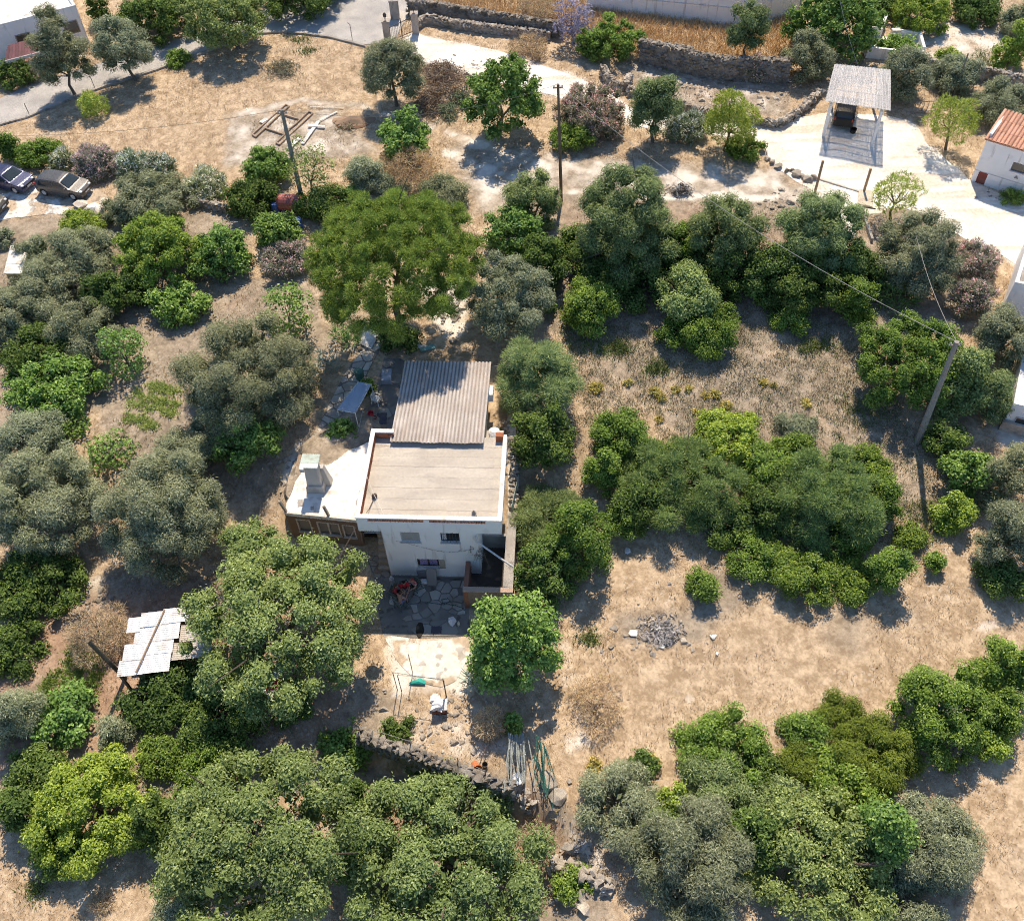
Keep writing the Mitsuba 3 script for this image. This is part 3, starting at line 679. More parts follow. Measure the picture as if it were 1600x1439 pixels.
# kind, crown centre and half size in the photograph (pixels), label, options
for row in [
    # --- far left and the lane
    ('olive', 98, 88, 44, 66, 'tall grey green olive beside the white house with the red awning', dict(base=(118, 150))),
    ('olive', 193, 72, 42, 48, 'rounded olive over the grey lane, second from the white house', dict(base=(212, 126))),
    ('carob', 248, 26, 58, 46, 'dark evergreen behind the lane at the top left, its shade over the lane', {}),
    ('almond', 350, 26, 66, 42, 'green tree at the top edge standing in the field beside the lane', dict(base=(372, 76))),
    ('carob', 470, -14, 70, 26, 'dark tree cut by the top edge above the lane', {}),
    ('carob', 155, 18, 18, 30, 'narrow green shrub against the side of the white house at the top left', {}),
    ('young', 148, 168, 18, 23, 'small yellow flowering bush alone at the edge of the straw field', dict(name='yellow_bush')),
    ('lentisk', 277, 92, 18, 13, 'small dark green bush at the kerb of the lane', {}),
    ('oleander_pink', 52, 108, 26, 16, 'bougainvillea with magenta flowers below the red awning', dict(name='bougainvillea_bush', cat='bush')),
    ('carob', 24, 118, 34, 18, 'dark hedge below the red awning at the left edge', dict(name='hedge')),
    ('olive', 611, 108, 46, 46, 'round olive alone by the gate, with a clear trunk', dict(base=(620, 166))),
    ('fig', 785, 152, 62, 62, 'large bright green fig tree between the brush heap and the wooden pole', dict(base=(780, 214))),
    ('fig', 634, 222, 42, 44, 'bright light green young fig tree below the gate olive', {}),
    ('dry', 640, 262, 46, 22, 'olive brown undergrowth at the foot of the bright young fig', dict(name='undergrowth_shrub')),
    ('olive', 572, 276, 32, 32, 'small grey olive bush above the stone pine, on the left', dict(name='olive_bush', cat='bush')),
    ('olive', 612, 292, 30, 20, 'low grey shrub touching the top of the stone pine', dict(name='olive_bush', cat='bush')),
    ('olive', 694, 302, 38, 28, 'low grey olive bush just right of the top of the stone pine', dict(name='olive_bush', cat='bush')),
    ('fig', 420, 266, 38, 34, 'light green bush left of the concrete pole', dict(name='leafy_bush', cat='bush')),
    ('almond', 482, 262, 36, 44, 'thin wispy tree with bare stems right of the concrete pole', dict(dens=.6, base=(490, 315))),
    ('carob', 392, 312, 40, 34, 'dark green bush left of the old red tank', dict(name='evergreen_bush', cat='bush')),
    ('oleander_white', 212, 260, 27, 26, 'white flowering oleander above the grey car, left one', {}),
    ('oleander_white', 252, 266, 24, 24, 'white flowering oleander above the grey car, right one', {}),
    ('oleander_white', 322, 288, 34, 20, 'low white flowering oleander at the end of the stone edging', {}),
    ('oleander_pink', 152, 256, 34, 28, 'oleander with brown and green leaves behind the grey car', {}),
    ('lentisk', 62, 240, 36, 24, 'green hedge bush behind the dark blue car', {}),
    ('lentisk', 12, 236, 20, 26, 'dark green bush at the left edge behind the dark blue car', {}),
    ('oleander_white', 98, 252, 18, 18, 'small pale shrub between the two parked cars and the field', {}),
    ('olive', 236, 312, 66, 44, 'wide wispy grey olive right of the parked cars', {}),
    ('olive', 184, 332, 26, 22, 'small grey olive shrub beside the white boulder heap', dict(name='olive_bush', cat='bush')),
    ('lime', 126, 354, 36, 20, 'yellow green low bush below the white boulder heap', {}),
    ('lime', 246, 352, 38, 24, 'bright green bush below the wide wispy olive', {}),
    ('olive', 6, 372, 18, 16, 'small grey tuft of a shrub at the left edge above the beige hut', dict(name='olive_bush', cat='bush')),
    ('fig', 434, 364, 36, 34, 'light green bush in front of the blue barrels', dict(name='leafy_bush', cat='bush')),
    ('carob', 500, 322, 44, 24, 'dark shrub between the red tank and the stone pine', dict(name='evergreen_bush', cat='bush')),
    ('fig', 548, 306, 20, 14, 'small bright green bush at the upper left rim of the stone pine', dict(name='leafy_bush', cat='bush')),
    ('oleander_pink', 446, 402, 40, 30, 'mixed pale shrub left of the stone pine', dict(name='shrub', cat='shrub')),
    # --- the stone pine and the yard behind the house
    ('pine', 617, 404, 122, 96, 'large bright green umbrella shaped stone pine behind the house', dict(base=(632, 532), name='stone_pine', seed=4)),
    ('fig', 448, 492, 36, 52, 'slender light green tree on the bare slope left of the stone pine', dict(dens=.62)),
    ('palmetto', 540, 526, 20, 18, 'broad leaved plant beside the white rock left of the pine trunk', dict(name='broad_leaved_plant')),
    ('agave', 509, 562, 17, 17, 'blue green agave left of the flagstone path', {}),
    ('fig', 534, 674, 23, 22, 'light green shrub at the lower end of the flagstone path', dict(name='leafy_bush', cat='bush')),
    ('dry', 524, 702, 18, 12, 'small dry shrub above the white terrace', {}),
    ('carob', 625, 528, 32, 26, 'dark ivy bush round the foot of the stone pine', dict(name='ivy_bush', cat='bush')),
    ('lentisk', 575, 608, 12, 30, 'green plants under the edge of the tarpaulin canopy', dict(name='potted_greenery', cat='plant')),
    # --- left orchard
    ('olive', 98, 416, 82, 58, 'large grey olive beside the beige hut', {}),
    ('lime', 246, 398, 64, 66, 'tall bright green bushy tree between the grey olive and the fig', dict(name='leafy_tree', cat='tree')),
    ('fig', 346, 398, 46, 46, 'fig tree with bright leaves at the end of the orchard, right', {}),
    ('fig', 279, 474, 42, 34, 'small fig below the tall bright bushy tree', {}),
    ('olive', 22, 492, 68, 56, 'grey olive at the left edge below the beige hut', {}),
    ('olive', 130, 522, 56, 50, 'rounded grey green olive in the middle of the left orchard', {}),
    ('fig', 192, 552, 32, 66, 'thin fig sprays hanging along the path of the left orchard', dict(dens=.6)),
    ('fig', 84, 612, 74, 56, 'spreading fig with large bright leaves at the left', {}),
    ('olive', 42, 702, 70, 62, 'grey olive at the left edge below the spreading fig', {}),
    ('olive', 386, 592, 102, 94, 'very large grey green olive left of the tarpaulin canopy', dict(trunk=.6)),
    ('fig', 386, 686, 50, 56, 'bright fig at the foot of the very large olive', {}),
    ('fig', 172, 706, 40, 26, 'low green garden plants between two grey olives', dict(name='leafy_bush', cat='bush', dens=.6)),
    ('fig', 108, 672, 30, 18, 'low creeping green plant below the spreading fig', dict(name='leafy_bush', cat='bush', dens=.7)),
    ('olive', 76, 790, 86, 84, 'large silvery olive at the left edge, halfway down', dict(trunk=.5)),
    ('olive', 256, 806, 98, 104, 'largest silvery olive, left of the white terrace with the chimney', dict(trunk=.6)),
    ('olive', 292, 706, 58, 36, 'grey olive branches just above the largest silvery olive', {}),
    ('carob', 54, 916, 74, 58, 'dark green leafy tree at the left edge above the vegetable rows', dict(name='leafy_tree')),
    ('dry', 150, 992, 44, 44, 'sparse brownish shrub left of the tin roofed shed', dict(dens=.7)),
    ('olive', 20, 1118, 44, 88, 'silvery olive at the left edge beside the vegetable rows', {}),
    ('fig', 104, 1118, 48, 44, 'bright green bush at the end of the vegetable rows', dict(name='leafy_bush', cat='bush')),
    ('olive', 180, 1146, 26, 30, 'small grey shrub below the tin roofed shed', dict(name='olive_bush', cat='bush')),
    ('carob', 262, 1086, 66, 38, 'dark shrub along the lower edge of the tin roofed shed', dict(name='evergreen_bush', cat='bush')),
    ('carob', 348, 1132, 66, 44, 'dark shrub below the loose leaved tree, in its shade', dict(name='evergreen_bush', cat='bush')),
    ('almond', 444, 972, 148, 124, 'huge loose leaved light green tree in front of the terrace', dict(trunk=1.0, dens=.92)),
    ('almond', 396, 856, 50, 44, 'upper boughs of light green leaves before the brown annex windows', dict(trunk=1.5, dens=.85)),
    ('lime', 152, 1264, 96, 90, 'big rounded lime green bush at the lower left', dict(name='lime_green_bush')),
    ('lentisk', 252, 1182, 36, 34, 'yellow green bush touching the top right of the lime green bush', {}),
    ('almond', 392, 1312, 150, 142, 'huge pale green leafy tree at the bottom, left of centre', dict(trunk=.8, dens=1.15)),
    ('almond', 688, 1350, 148, 112, 'huge green leafy tree at the bottom centre', dict(trunk=.6, dens=1.1)),
    ('fig', 540, 1162, 44, 38, 'rounded bright green bush left of the lower garden wall', dict(name='leafy_bush', cat='bush')),
    ('carob', 672, 1220, 36, 32, 'green climber in front of the lower garden wall', dict(name='climbing_bush', cat='bush')),
    ('fig', 598, 1244, 26, 20, 'small bush in the red earth below the garden wall', dict(name='leafy_bush', cat='bush')),
    ('carob', 620, 1142, 26, 19, 'small dark shrub inside the garden fence', dict(name='evergreen_bush', cat='bush')),
    ('fig', 772, 1282, 30, 22, 'bush at the foot of the wall beside the hanging nets', dict(name='leafy_bush', cat='bush')),
    ('carob', 36, 1268, 34, 60, 'dark shaded evergreen at the left edge beside the lime green bush', {}),
    ('olive', 282, 1418, 42, 34, 'grey green shrub at the bottom edge left of the huge pale tree', dict(name='olive_bush', cat='bush')),
    ('dry', 156, 1412, 18, 14, 'small dry seedling in the shade below the lime green bush', {}),
    ('carob', 462, 1108, 30, 18, 'dark shrub in the shade of the huge loose leaved tree', dict(name='evergreen_bush', cat='bush')),
    # --- right of the house and the hedge row behind it
    ('olive', 792, 470, 72, 74, 'large dark grey olive right of the stone pine', dict(trunk=.5)),
    ('fig', 852, 474, 16, 34, 'bright green spray at the right side of the dark grey olive', dict(name='leafy_bush', cat='bush')),
    ('mimosa', 842, 598, 64, 66, 'feathery light green pepper tree behind the right side of the house', dict(trunk=.6)),
    ('carob', 848, 688, 48, 56, 'dark bush below the feathery pepper tree', dict(name='evergreen_bush', cat='bush')),
    ('wild', 834, 322, 46, 54, 'green olive at the near foot of the wooden pole', {}),
    ('fig', 802, 366, 44, 44, 'leafy green tree right of the stone pine crown', dict(name='leafy_tree', cat='tree')),
    ('carob', 848, 414, 42, 50, 'dark tree between the grey olive and the hedge row', {}),
    ('wild', 978, 362, 78, 100, 'tall grey green olive in the middle of the hedge row', dict(trunk=.6)),
    ('carob', 918, 396, 62, 46, 'dark green tree left of the tall olive of the hedge row', {}),
    ('wild', 1130, 382, 58, 72, 'grey olive right of the tall olive of the hedge row', dict(trunk=.5)),
    ('lentisk', 1054, 392, 40, 50, 'bright green bush between two olives of the hedge row', {}),
    ('carob', 1004, 430, 74, 52, 'dark bush in front of the tall olive of the hedge row', dict(name='evergreen_bush', cat='bush')),
    ('carob', 1142, 424, 56, 56, 'dark bush in front of the grey olive of the hedge row', dict(name='evergreen_bush', cat='bush')),
    ('lentisk', 922, 480, 46, 48, 'rounded dark green bush left of the light tree in the field', {}),
    ('almond', 1076, 456, 48, 42, 'light green crown standing at the top of the scrubby field', dict(trunk=.8)),
    ('lentisk', 1090, 510, 62, 36, 'dark green skirt of bush under the light green crown', {}),
    ('fig', 1180, 454, 18, 34, 'narrow bright bush at the upper edge of the scrubby field', dict(name='leafy_bush', cat='bush')),
    ('wild', 1276, 388, 64, 84, 'large grey green olive beside the culvert opening', dict(trunk=.5)),
    ('carob', 1262, 440, 72, 66, 'large dark evergreen below the culvert olive', {}),
    ('olive', 1432, 406, 62, 72, 'large grey olive left of the pink oleander', dict(trunk=.5)),
    ('palmetto', 1396, 456, 40, 26, 'loquat with long pale leaves in front of the grey olive', dict(name='loquat_tree', cat='tree')),
    ('lentisk', 1338, 478, 30, 44, 'bright green bush between the dark evergreen and the loquat', {}),
    ('lentisk', 1238, 500, 30, 20, 'small bush at the upper right corner of the scrubby field', {}),
    ('oleander_pink', 1526, 412, 38, 40, 'tall pink flowering oleander by the right hand yard', {}),
    ('oleander_pink', 1520, 470, 30, 34, 'shaded lower part of a brownish oleander by the right hand yard', {}),
    ('lentisk', 1424, 566, 86, 80, 'very large rounded green bush beside the right hand concrete pole', dict(trunk=.4)),
    ('almond', 1500, 600, 44, 66, 'light green leafy tree behind the right hand concrete pole', dict(trunk=.6)),
    ('wild', 1544, 622, 38, 50, 'grey green olive beside the white house at the right edge', {}),
    ('olive', 1572, 532, 46, 54, 'dark grey olive at the right edge below the white wall corner', dict(trunk=.4)),
    ('carob', 1476, 690, 34, 34, 'dark bush at the foot of the right hand concrete pole', dict(name='evergreen_bush', cat='bush')),
    ('fig', 1512, 736, 38, 44, 'leafy green bush below the right hand concrete pole', dict(name='leafy_bush', cat='bush')),
    ('lime', 1490, 802, 34, 34, 'yellow green bush at the upper right of the straw field', {}),
    ('olive', 1576, 748, 52, 54, 'silvery olive at the right edge, upper of the pair', dict(trunk=.4)),
    ('olive', 1576, 846, 46, 62, 'silvery olive at the right edge, lower of the pair', dict(trunk=.6)),
    ('carob', 1566, 900, 40, 30, 'dark skirt of leaves under the lower silvery olive of the pair', dict(name='evergreen_bush', cat='bush')),
    # --- middle of the field
    ('lentisk', 966, 684, 48, 46, 'left hand upper bush of the group in the middle of the field', {}),
    ('lentisk', 942, 742, 30, 40, 'left hand lower bush of the group in the middle of the field', {}),
    ('needle', 1058, 758, 90, 70, 'soft grey green needle leaved tree in the middle of the field', {}),
    ('lime', 1136, 682, 54, 44, 'brightest green bush at the top of the group in the field', {}),
    ('lentisk', 976, 818, 34, 34, 'small bush left of the soft needle leaved tree', {}),
    ('olive', 1250, 668, 30, 24, 'pale grey bush at the top right of the group in the field', dict(name='olive_bush', cat='bush')),
    ('lentisk', 1236, 716, 48, 38, 'green bush between the brightest bush and the big dark mound', {}),
    ('needle', 1286, 778, 84, 76, 'big dark green mound at the right of the group in the field', {}),
    ('lentisk', 1354, 738, 42, 38, 'rounded green bush on the right shoulder of the big dark mound', {}),
    ('lentisk', 1180, 862, 50, 38, 'low bush in the gap below the soft needle leaved tree', {}),
    ('lentisk', 1256, 898, 48, 44, 'low rounded bush at the front of the field group', {}),
    ('lentisk', 1386, 894, 34, 46, 'bush at the front right of the field group', {}),
    ('lentisk', 1334, 912, 34, 24, 'low bush between the two front bushes of the field group', {}),
    ('lentisk', 1460, 880, 17, 18, 'smallest round bush alone in the straw field on the right', {}),
    ('lentisk', 1100, 914, 30, 30, 'round bush alone below the soft needle leaved tree', {}),
    ('lentisk', 1420, 838, 26, 18, 'small bush right of the big dark mound', {}),
    # --- right side of the house
    ('mimosa', 858, 808, 62, 48, 'brownish light green bush right of the flat roof', dict(name='leafy_bush', cat='bush')),
    ('lentisk', 904, 852, 52, 82, 'bright green bush at the edge of the straw field, right of the house', {}),
    ('carob', 852, 894, 50, 56, 'dark bush against the right side of the walled annex', dict(name='evergreen_bush', cat='bush')),
    ('fig', 806, 1008, 72, 88, 'light green leafy tree at the corner of the front patio', dict(name='leafy_tree', cat='tree', trunk=.4)),
    ('agave', 738, 1064, 14, 16, 'blue grey agave beside the clothes line', {}),
    ('agave', 748, 1028, 10, 9, 'small agave behind the clothes line', {}),
    ('fig', 800, 1130, 16, 22, 'small green sprig above the hanging nets', dict(name='leafy_bush', cat='bush')),
    ('dry', 765, 1130, 22, 24, 'dry grass shrub beside the hanging nets', {}),
    ('dry', 840, 1300, 26, 24, 'yellowish dry shrub below the hanging nets', {}),
    ('lentisk', 896, 1380, 30, 24, 'small green bush beside the white stones at the bottom', {}),
    ('dry', 930, 1100, 44, 28, 'brown dry weeds shrub in the lower straw field', dict(dens=.5)),
    # --- lower right grove
    ('lentisk', 1472, 1112, 74, 76, 'large dark green bush at the right end of the lower grove', {}),
    ('olive', 1462, 1086, 40, 34, 'grey olive crown rising out of the large dark green bush', dict(trunk=1.2)),
    ('lentisk', 1566, 1050, 44, 66, 'dark green bush at the right edge above the bare field', {}),
    ('lime', 1544, 1168, 26, 28, 'yellow green bush at the tip of the lower grove', {}),
    ('myrtle', 1366, 1176, 66, 62, 'dense fine leaved deep green bush in the lower grove', {}),
    ('myrtle', 1316, 1124, 40, 28, 'olive green bush at the back of the lower grove', {}),
    ('lentisk', 1256, 1152, 44, 32, 'light green bush at the back left of the deep green bush', {}),
    ('myrtle', 1252, 1192, 36, 28, 'fine leaved bush left of the deep green bush', {}),
    ('lentisk', 1128, 1178, 74, 44, 'wide green bush at the top of the lower grove', {}),
    ('lentisk', 1105, 1132, 12, 13, 'tiny bush at the edge of the straw field above the lower grove', {}),
    ('carob', 1000, 1196, 26, 16, 'small dark green bush behind the olive at the left of the grove', dict(name='evergreen_bush', cat='bush')),
    ('olive', 966, 1256, 68, 66, 'grey green olive at the left end of the lower grove', dict(trunk=.5)),
    ('wild', 1122, 1256, 76, 58, 'grey green olive behind the middle of the lower grove', dict(trunk=.4)),
    ('olive', 1082, 1346, 92, 92, 'large olive at the bottom edge of the lower grove', dict(trunk=.6)),
    ('almond', 1286, 1334, 116, 106, 'broad light green tree at the bottom of the lower grove', dict(trunk=.6)),
    ('fig', 1386, 1298, 42, 50, 'bright green crown among the grey olives of the lower grove', dict(name='leafy_tree', cat='tree', trunk=.8)),
    ('olive', 1452, 1316, 76, 74, 'feathery pale olive at the right end of the lower grove', dict(trunk=.4)),
    ('olive', 1420, 1412, 60, 44, 'pale olive at the bottom edge beside the bare field', {}),
    ('lime', 1050, 1252, 24, 26, 'small yellow green bush squeezed between two olives', {}),
    # --- top middle and top right
    ('dry', 838, 22, 32, 26, 'tall dry golden shrub on the upper terrace', {}),
    ('jacaranda', 898, 42, 30, 46, 'jacaranda covered in violet flowers', dict(dens=.9)),
    ('lentisk', 958, 66, 42, 38, 'olive green shrub right of the violet jacaranda', {}),
    ('lentisk', 915, 74, 16, 26, 'small green shrub in front of the violet jacaranda', {}),
    ('dry', 828, 74, 26, 18, 'withered brown shrub hanging over the track', {}),
    ('oleander_pink', 924, 178, 56, 44, 'brownish oleander right of the wooden pole', dict(seed=3)),
    ('lentisk', 892, 214, 36, 26, 'green shrub at the foot of the brownish oleander', {}),
    ('wild', 1026, 160, 37, 40, 'small tree shaped olive with a dark bare trunk above the straw track', dict(base=(1020, 222))),
    ('oleander_white', 1072, 200, 34, 28, 'pale shrub between the small olive and the yellow green tree', dict(name='shrub', cat='shrub')),
    ('young', 1142, 186, 42, 40, 'feathery yellow green tree on the edge of the white track', dict(base=(1132, 236), dens=1.1)),
    ('lentisk', 1166, 232, 30, 16, 'low green shrub at the foot of the yellow green tree', {}),
    ('wild', 1170, 42, 30, 48, 'narrow olive before the long white wall', dict(base=(1165, 95))),
    ('oleander_pink', 1182, 112, 15, 26, 'shrub hanging down the dark stone wall', dict(name='shrub', cat='shrub')),
    ('fig', 1306, 36, 70, 60, 'bright green broad tree at the top edge behind the carport', dict(name='leafy_tree', cat='tree', trunk=.5)),
    ('lime', 1440, 22, 44, 36, 'yellow green tree at the top edge above the ruined white walls', dict(name='leafy_tree', cat='tree')),
    ('fig', 1400, 78, 30, 18, 'green vine spreading over the ruined white walls', dict(name='vine', cat='vine')),
    ('olive', 1260, 92, 38, 42, 'grey olive touching the left side of the carport roof', dict(trunk=.6)),
    ('olive', 1412, 122, 40, 44, 'grey olive touching the right side of the carport roof', dict(trunk=.6)),
    ('carob', 1374, 6, 40, 26, 'dark tree cut by the top edge above the ruined white walls', {}),
    ('olive', 1492, 118, 38, 34, 'grey olive shrub behind the thin leaning pole', dict(name='olive_bush', cat='bush')),
    ('lime', 1482, 92, 24, 14, 'yellowish shrub behind the thin leaning pole', {}),
    ('olive', 1562, 164, 52, 40, 'wide grey olive behind the tiled shed', {}),
    ('lime', 1582, 82, 26, 46, 'bright feathery bush at the right edge near the top', {}),
    ('olive', 1590, 38, 26, 30, 'grey olive in the upper right corner', {}),
    ('carob', 1520, 14, 44, 26, 'dark tree at the top edge near the right corner', {}),
    ('young', 1488, 184, 36, 32, 'small yellow green tree left of the tiled shed', dict(base=(1477, 234), dens=.7)),
    ('young', 1402, 302, 34, 31, 'small pale young tree beside the culvert opening', dict(base=(1391, 345), dens=.6)),
    ('lentisk', 1582, 308, 20, 12, 'dark low plant at the wall of the tiled shed', {}),
    ('carob', 246, 1290, 40, 70, 'dark tall bush wedged between the lime green bush and the huge pale tree', {}),  # bush added to darken a gap that lies in black shadow
    ('carob', 556, 1340, 40, 84, 'dark tall bush wedged between the two huge trees at the bottom', {}),  # added for the deep shadow between the two big crowns
    ('carob', 56, 1216, 56, 44, 'dark evergreen above the shaded one at the lower left edge', {}),  # filler bush added to give the lower left its shadow tone
    ('carob', 20, 1010, 50, 34, 'dark bush at the left edge above the silvery olive by the vegetable rows', dict(name='evergreen_bush', cat='bush')),
    ('carob', 1030, 1300, 44, 44, 'dark bush between the two olives at the left of the lower grove', dict(name='evergreen_bush', cat='bush')),  # added filler; the dark here is the shadow of the olives
    ('carob', 1180, 1310, 44, 60, 'dark bush between the large olive and the broad light tree at the bottom', dict(name='evergreen_bush', cat='bush')),  # added to stand for the shadow between these crowns
    ('lentisk', 1016, 712, 42, 36, 'green bush between the left hand upper field bush and the brightest one', {}),
    ('lentisk', 1190, 736, 40, 44, 'green bush right of the brightest field bush', {}),
    ('carob', 1196, 800, 44, 48, 'dark bush between the soft needle leaved tree and the big dark mound', dict(name='evergreen_bush', cat='bush')),
    ('carob', 1126, 812, 48, 36, 'dark bush at the lower right of the soft needle leaved tree', dict(name='evergreen_bush', cat='bush')),
    ('lentisk', 1318, 836, 52, 36, 'bush at the lower side of the big dark mound', {}),
    ('carob', 1004, 790, 44, 44, 'dark bush at the lower left of the soft needle leaved tree', dict(name='evergreen_bush', cat='bush')),
    ('lentisk', 1372, 790, 36, 44, 'bush on the right side of the big dark mound', {}),
    ('lentisk', 330, 1204, 56, 40, 'dark green bush filling the gap between the lime green bush and the huge pale tree', {}),
    ('carob', 1192, 1202, 40, 36, 'dark bush deep inside the lower grove, left of the deep green bush', dict(name='evergreen_bush', cat='bush')),
    ('wild', 1206, 1246, 50, 44, 'grey green olive crown deep inside the lower grove', {}),
    ('lentisk', 1332, 1238, 70, 34, 'green bush behind the bright green crown of the lower grove', {}),
    ('carob', 1204, 436, 46, 54, 'dark evergreen of the hedge row left of the large dark evergreen', {}),
    ('carob', 1334, 424, 40, 50, 'dark evergreen of the hedge row right of the culvert olive', {}),
    ('carob', 944, 440, 52, 40, 'dark bush of the hedge row above the rounded dark green bush', dict(name='evergreen_bush', cat='bush')),
    ('carob', 1084, 414, 44, 40, 'dark bush behind the light crown at the top of the field', dict(name='evergreen_bush', cat='bush')),
    ('carob', 176, 462, 48, 44, 'dark bush in the heart of the left orchard', dict(name='evergreen_bush', cat='bush')),
    ('carob', 58, 556, 60, 32, 'dark undergrowth above the spreading fig', dict(name='evergreen_bush', cat='bush')),
    ('carob', 96, 1330, 44, 34, 'dark undergrowth in the shade left of the lime green bush', dict(name='evergreen_bush', cat='bush')),
    ('carob', 540, 1250, 30, 40, 'dark bush between the two huge trees at the bottom', dict(name='evergreen_bush', cat='bush')),  # added bush where only shade lies between the trees
    ('lentisk', 1560, 1120, 34, 44, 'green bush joining the end of the lower grove to the right edge', {}),
]:
    kind, cx, cy, rx, ry, lab, o = row
    if lab == 'x': continue
    o = dict(o)
    tree(kind, cx, cy, rx, ry, lab, **o)

# yellow flowering weeds standing singly in the fields
for cx, cy, r, lab in [(931, 605, 12, 'brightest yellow weed, right of the feathery pepper tree'), (982, 598, 7, 'yellow weed, second from the left in the scrubby field'), (1022, 612, 9, 'left one of a close pair of yellow weeds in the scrubby field'), (1034, 622, 8, 'right one of a close pair of yellow weeds in the scrubby field'),
                       (1056, 608, 7, 'yellow weed above and left of the brightest field bush, first after the pair'), (1077, 607, 7, 'yellow weed above and left of the brightest field bush, second after the pair'), (1103, 619, 6, 'small yellow weed just above the left rim of the brightest field bush'), (1117, 617, 8, 'yellow weed just above the crown of the brightest field bush'),
                       (1134, 633, 8, 'yellow weed touching the top of the brightest field bush'), (1193, 598, 7, 'yellow weed alone, left of two in the middle of the scrub'), (1209, 602, 6, 'yellow weed alone, right of two in the middle of the scrub'), (1260, 630, 7, 'rightmost yellow weed, above the pale grey field bush'),
                       (1086, 644, 5, 'tiny yellow weed left of the brightest field bush'), (1030, 655, 6, 'tiny yellow weed above the soft needle leaved tree'), (1018, 1190, 12, 'yellow weed at the upper rim of the lower grove'), (928, 1195, 12, 'yellow weed between the hanging nets and the lower grove')]:
    tree('yellow', cx, cy, r, r * .8, lab, name='yellow_weed', cat='weed', dens=.8)
import sys; print("foliage triangles", TRI[0], "entries", len(scene), file=sys.stderr)

# ---------------------------------------------------------------- main house
rg = np.random.default_rng(77)
HO, HA = (-8.39, 29.31, 0.0), math.radians(-4.5)
def H(m): return place(m, HO, HA)
def HP(x, y, z=0.0):
    c, s = math.cos(HA), math.sin(HA)
    return np.array([HO[0] + c * x - s * y, HO[1] + s * x + c * y, z])

WHITE, BRICK, COPING = (.76, .76, .74), (.36, .125, .06), (.80, .79, .76)
house = thing('main_house', 'white two storey house with flat beige roof and brick edged parapet', 'house')
# front wall with openings
def wall_panel(x0, x1, z0, z1, holes, y0, y1):
    p = sbox(x0, z0, x1, z1)
    for a, b, c, d in holes: p = p.difference(sbox(a, c, b, d))
    m = prism(p, 0, 1)
    v = m.vertices.copy()
    m.vertices = np.column_stack([v[:, 0], y1 - v[:, 2] * (y1 - y0), v[:, 1]])
    m.faces = m.faces[:, ::-1] if m.volume < 0 else m.faces
    return m
W1, W2, W3 = (2.2, 3.25, 3.5, 4.4), (4.38, 5.4, 3.55, 4.4), (2.85, 4.08, 1.05, 1.85)
fw = [wall_panel(1.2, 6.4, -.3, 4.45, [W1, W2, W3], 0.02, .27)]
body = [bx(1.2, 1.45, .27, 6.0, -.3, 4.45), bx(6.15, 6.4, .27, 6.0, -.3, 4.45), bx(1.45, 6.15, 5.75, 6.0, -.3, 4.45), bx(1.45, 6.15, .5, 5.7, -.3, -.1)]
part(house, 'wall', H(cat_mesh(fw)), 'whitewash', label='white front wall with three windows')
part(house, 'wall', H(cat_mesh(body)), 'whitewash')
part(house, 'roof_slab', H(cat_mesh([bx(.0, 7.7, 0, 6.2, 4.45, 5.12)])), 'whitewash')
part(house, 'roof_tar', H(bx(.19, 7.51, .19, 6.19, 5.12, 5.132)), 'matte', (.40, .378, .345))
# roofing felt in overlapping strips
for i in range(8):
    y0 = .22 + i * .75
    m = bx(.2 + .01 * (i % 3), 7.5, y0, y0 + .738, 5.135, 5.15 + .004 * (i % 2))
    part(house, 'roof_strip', H(m), 'roof_felt')
# parapet: brick inside, white outside, pale coping
def bricks(x0, x1, z0, z1, y, along='x', bl=.22, bh=.075, depth=.03, seed=0, soldier=False):
    r = np.random.default_rng(seed)
    ms, cs = [], []
    if soldier: bl, bh = .085, (z1 - z0)
    nz = max(1, int(round((z1 - z0) / bh)))
    for k in range(nz):
        off = (k % 2) * bl / 2
        n = int((x1 - x0) / bl) + 2
        for i in range(n):
            a, b = max(x0, x0 + i * bl - off) + .005, min(x1, x0 + (i + 1) * bl - off) - .005
            if b - a < .02: continue
            d = depth * r.uniform(.6, 1.2)
            q = bx(a, b, y - d, y, z0 + k * bh + .005, z0 + (k + 1) * bh - .005) if along == 'x' else bx(y - d, y, a, b, z0 + k * bh + .005, z0 + (k + 1) * bh - .005)
            ms.append(q)
            cs.append(np.repeat([np.array(BRICK) * r.uniform(.6, 1.5) + r.uniform(0, .05)], len(q.vertices), 0))
    return cat_mesh(ms), np.vstack(cs)
para = [bx(0, 7.7, 0.0, .18, 5.12, 5.64), bx(0, .18, .18, 6.2, 5.12, 5.64), bx(7.52, 7.7, .18, 6.2, 5.12, 5.42), bx(.18, 1.25, 6.02, 6.2, 5.12, 5.64)]
part(house, 'parapet', H(cat_mesh(para)), 'whitewash')
cop = [bx(-.04, 7.74, -.05, .21, 5.64, 5.71), bx(-.04, .21, .21, 6.24, 5.64, 5.71), bx(7.5, 7.74, .21, 6.0, 5.42, 5.48), bx(.21, 1.27, 5.98, 6.24, 5.64, 5.71)]
part(house, 'coping', H(cat_mesh(cop)), 'matte', COPING)
for a, b, s in ((.62, 3.62, 1), (3.9, 6.9, 2)):
    m, c = bricks(a, b, 5.38, 5.56, 0.0, seed=s, soldier=True, depth=.02)
    part(house, 'brick_band', H(m), 'matte', c, label='row of red brown bricks under the front coping', kind='stuff')
m, c = bricks(.21, 1.25, 5.13, 5.63, 6.02, seed=3)
part(house, 'inner_brickwork', H(m), 'matte', c, kind='stuff')
m, c = bricks(.22, 6.0, 5.13, 5.63, .212, along='y', seed=4)
part(house, 'inner_brickwork', H(m), 'matte', c * .75, kind='stuff')
part(house, 'brick_stub', H(bx(7.08, 7.5, 5.9, 6.2, 5.12, 5.6)), 'matte', BRICK)
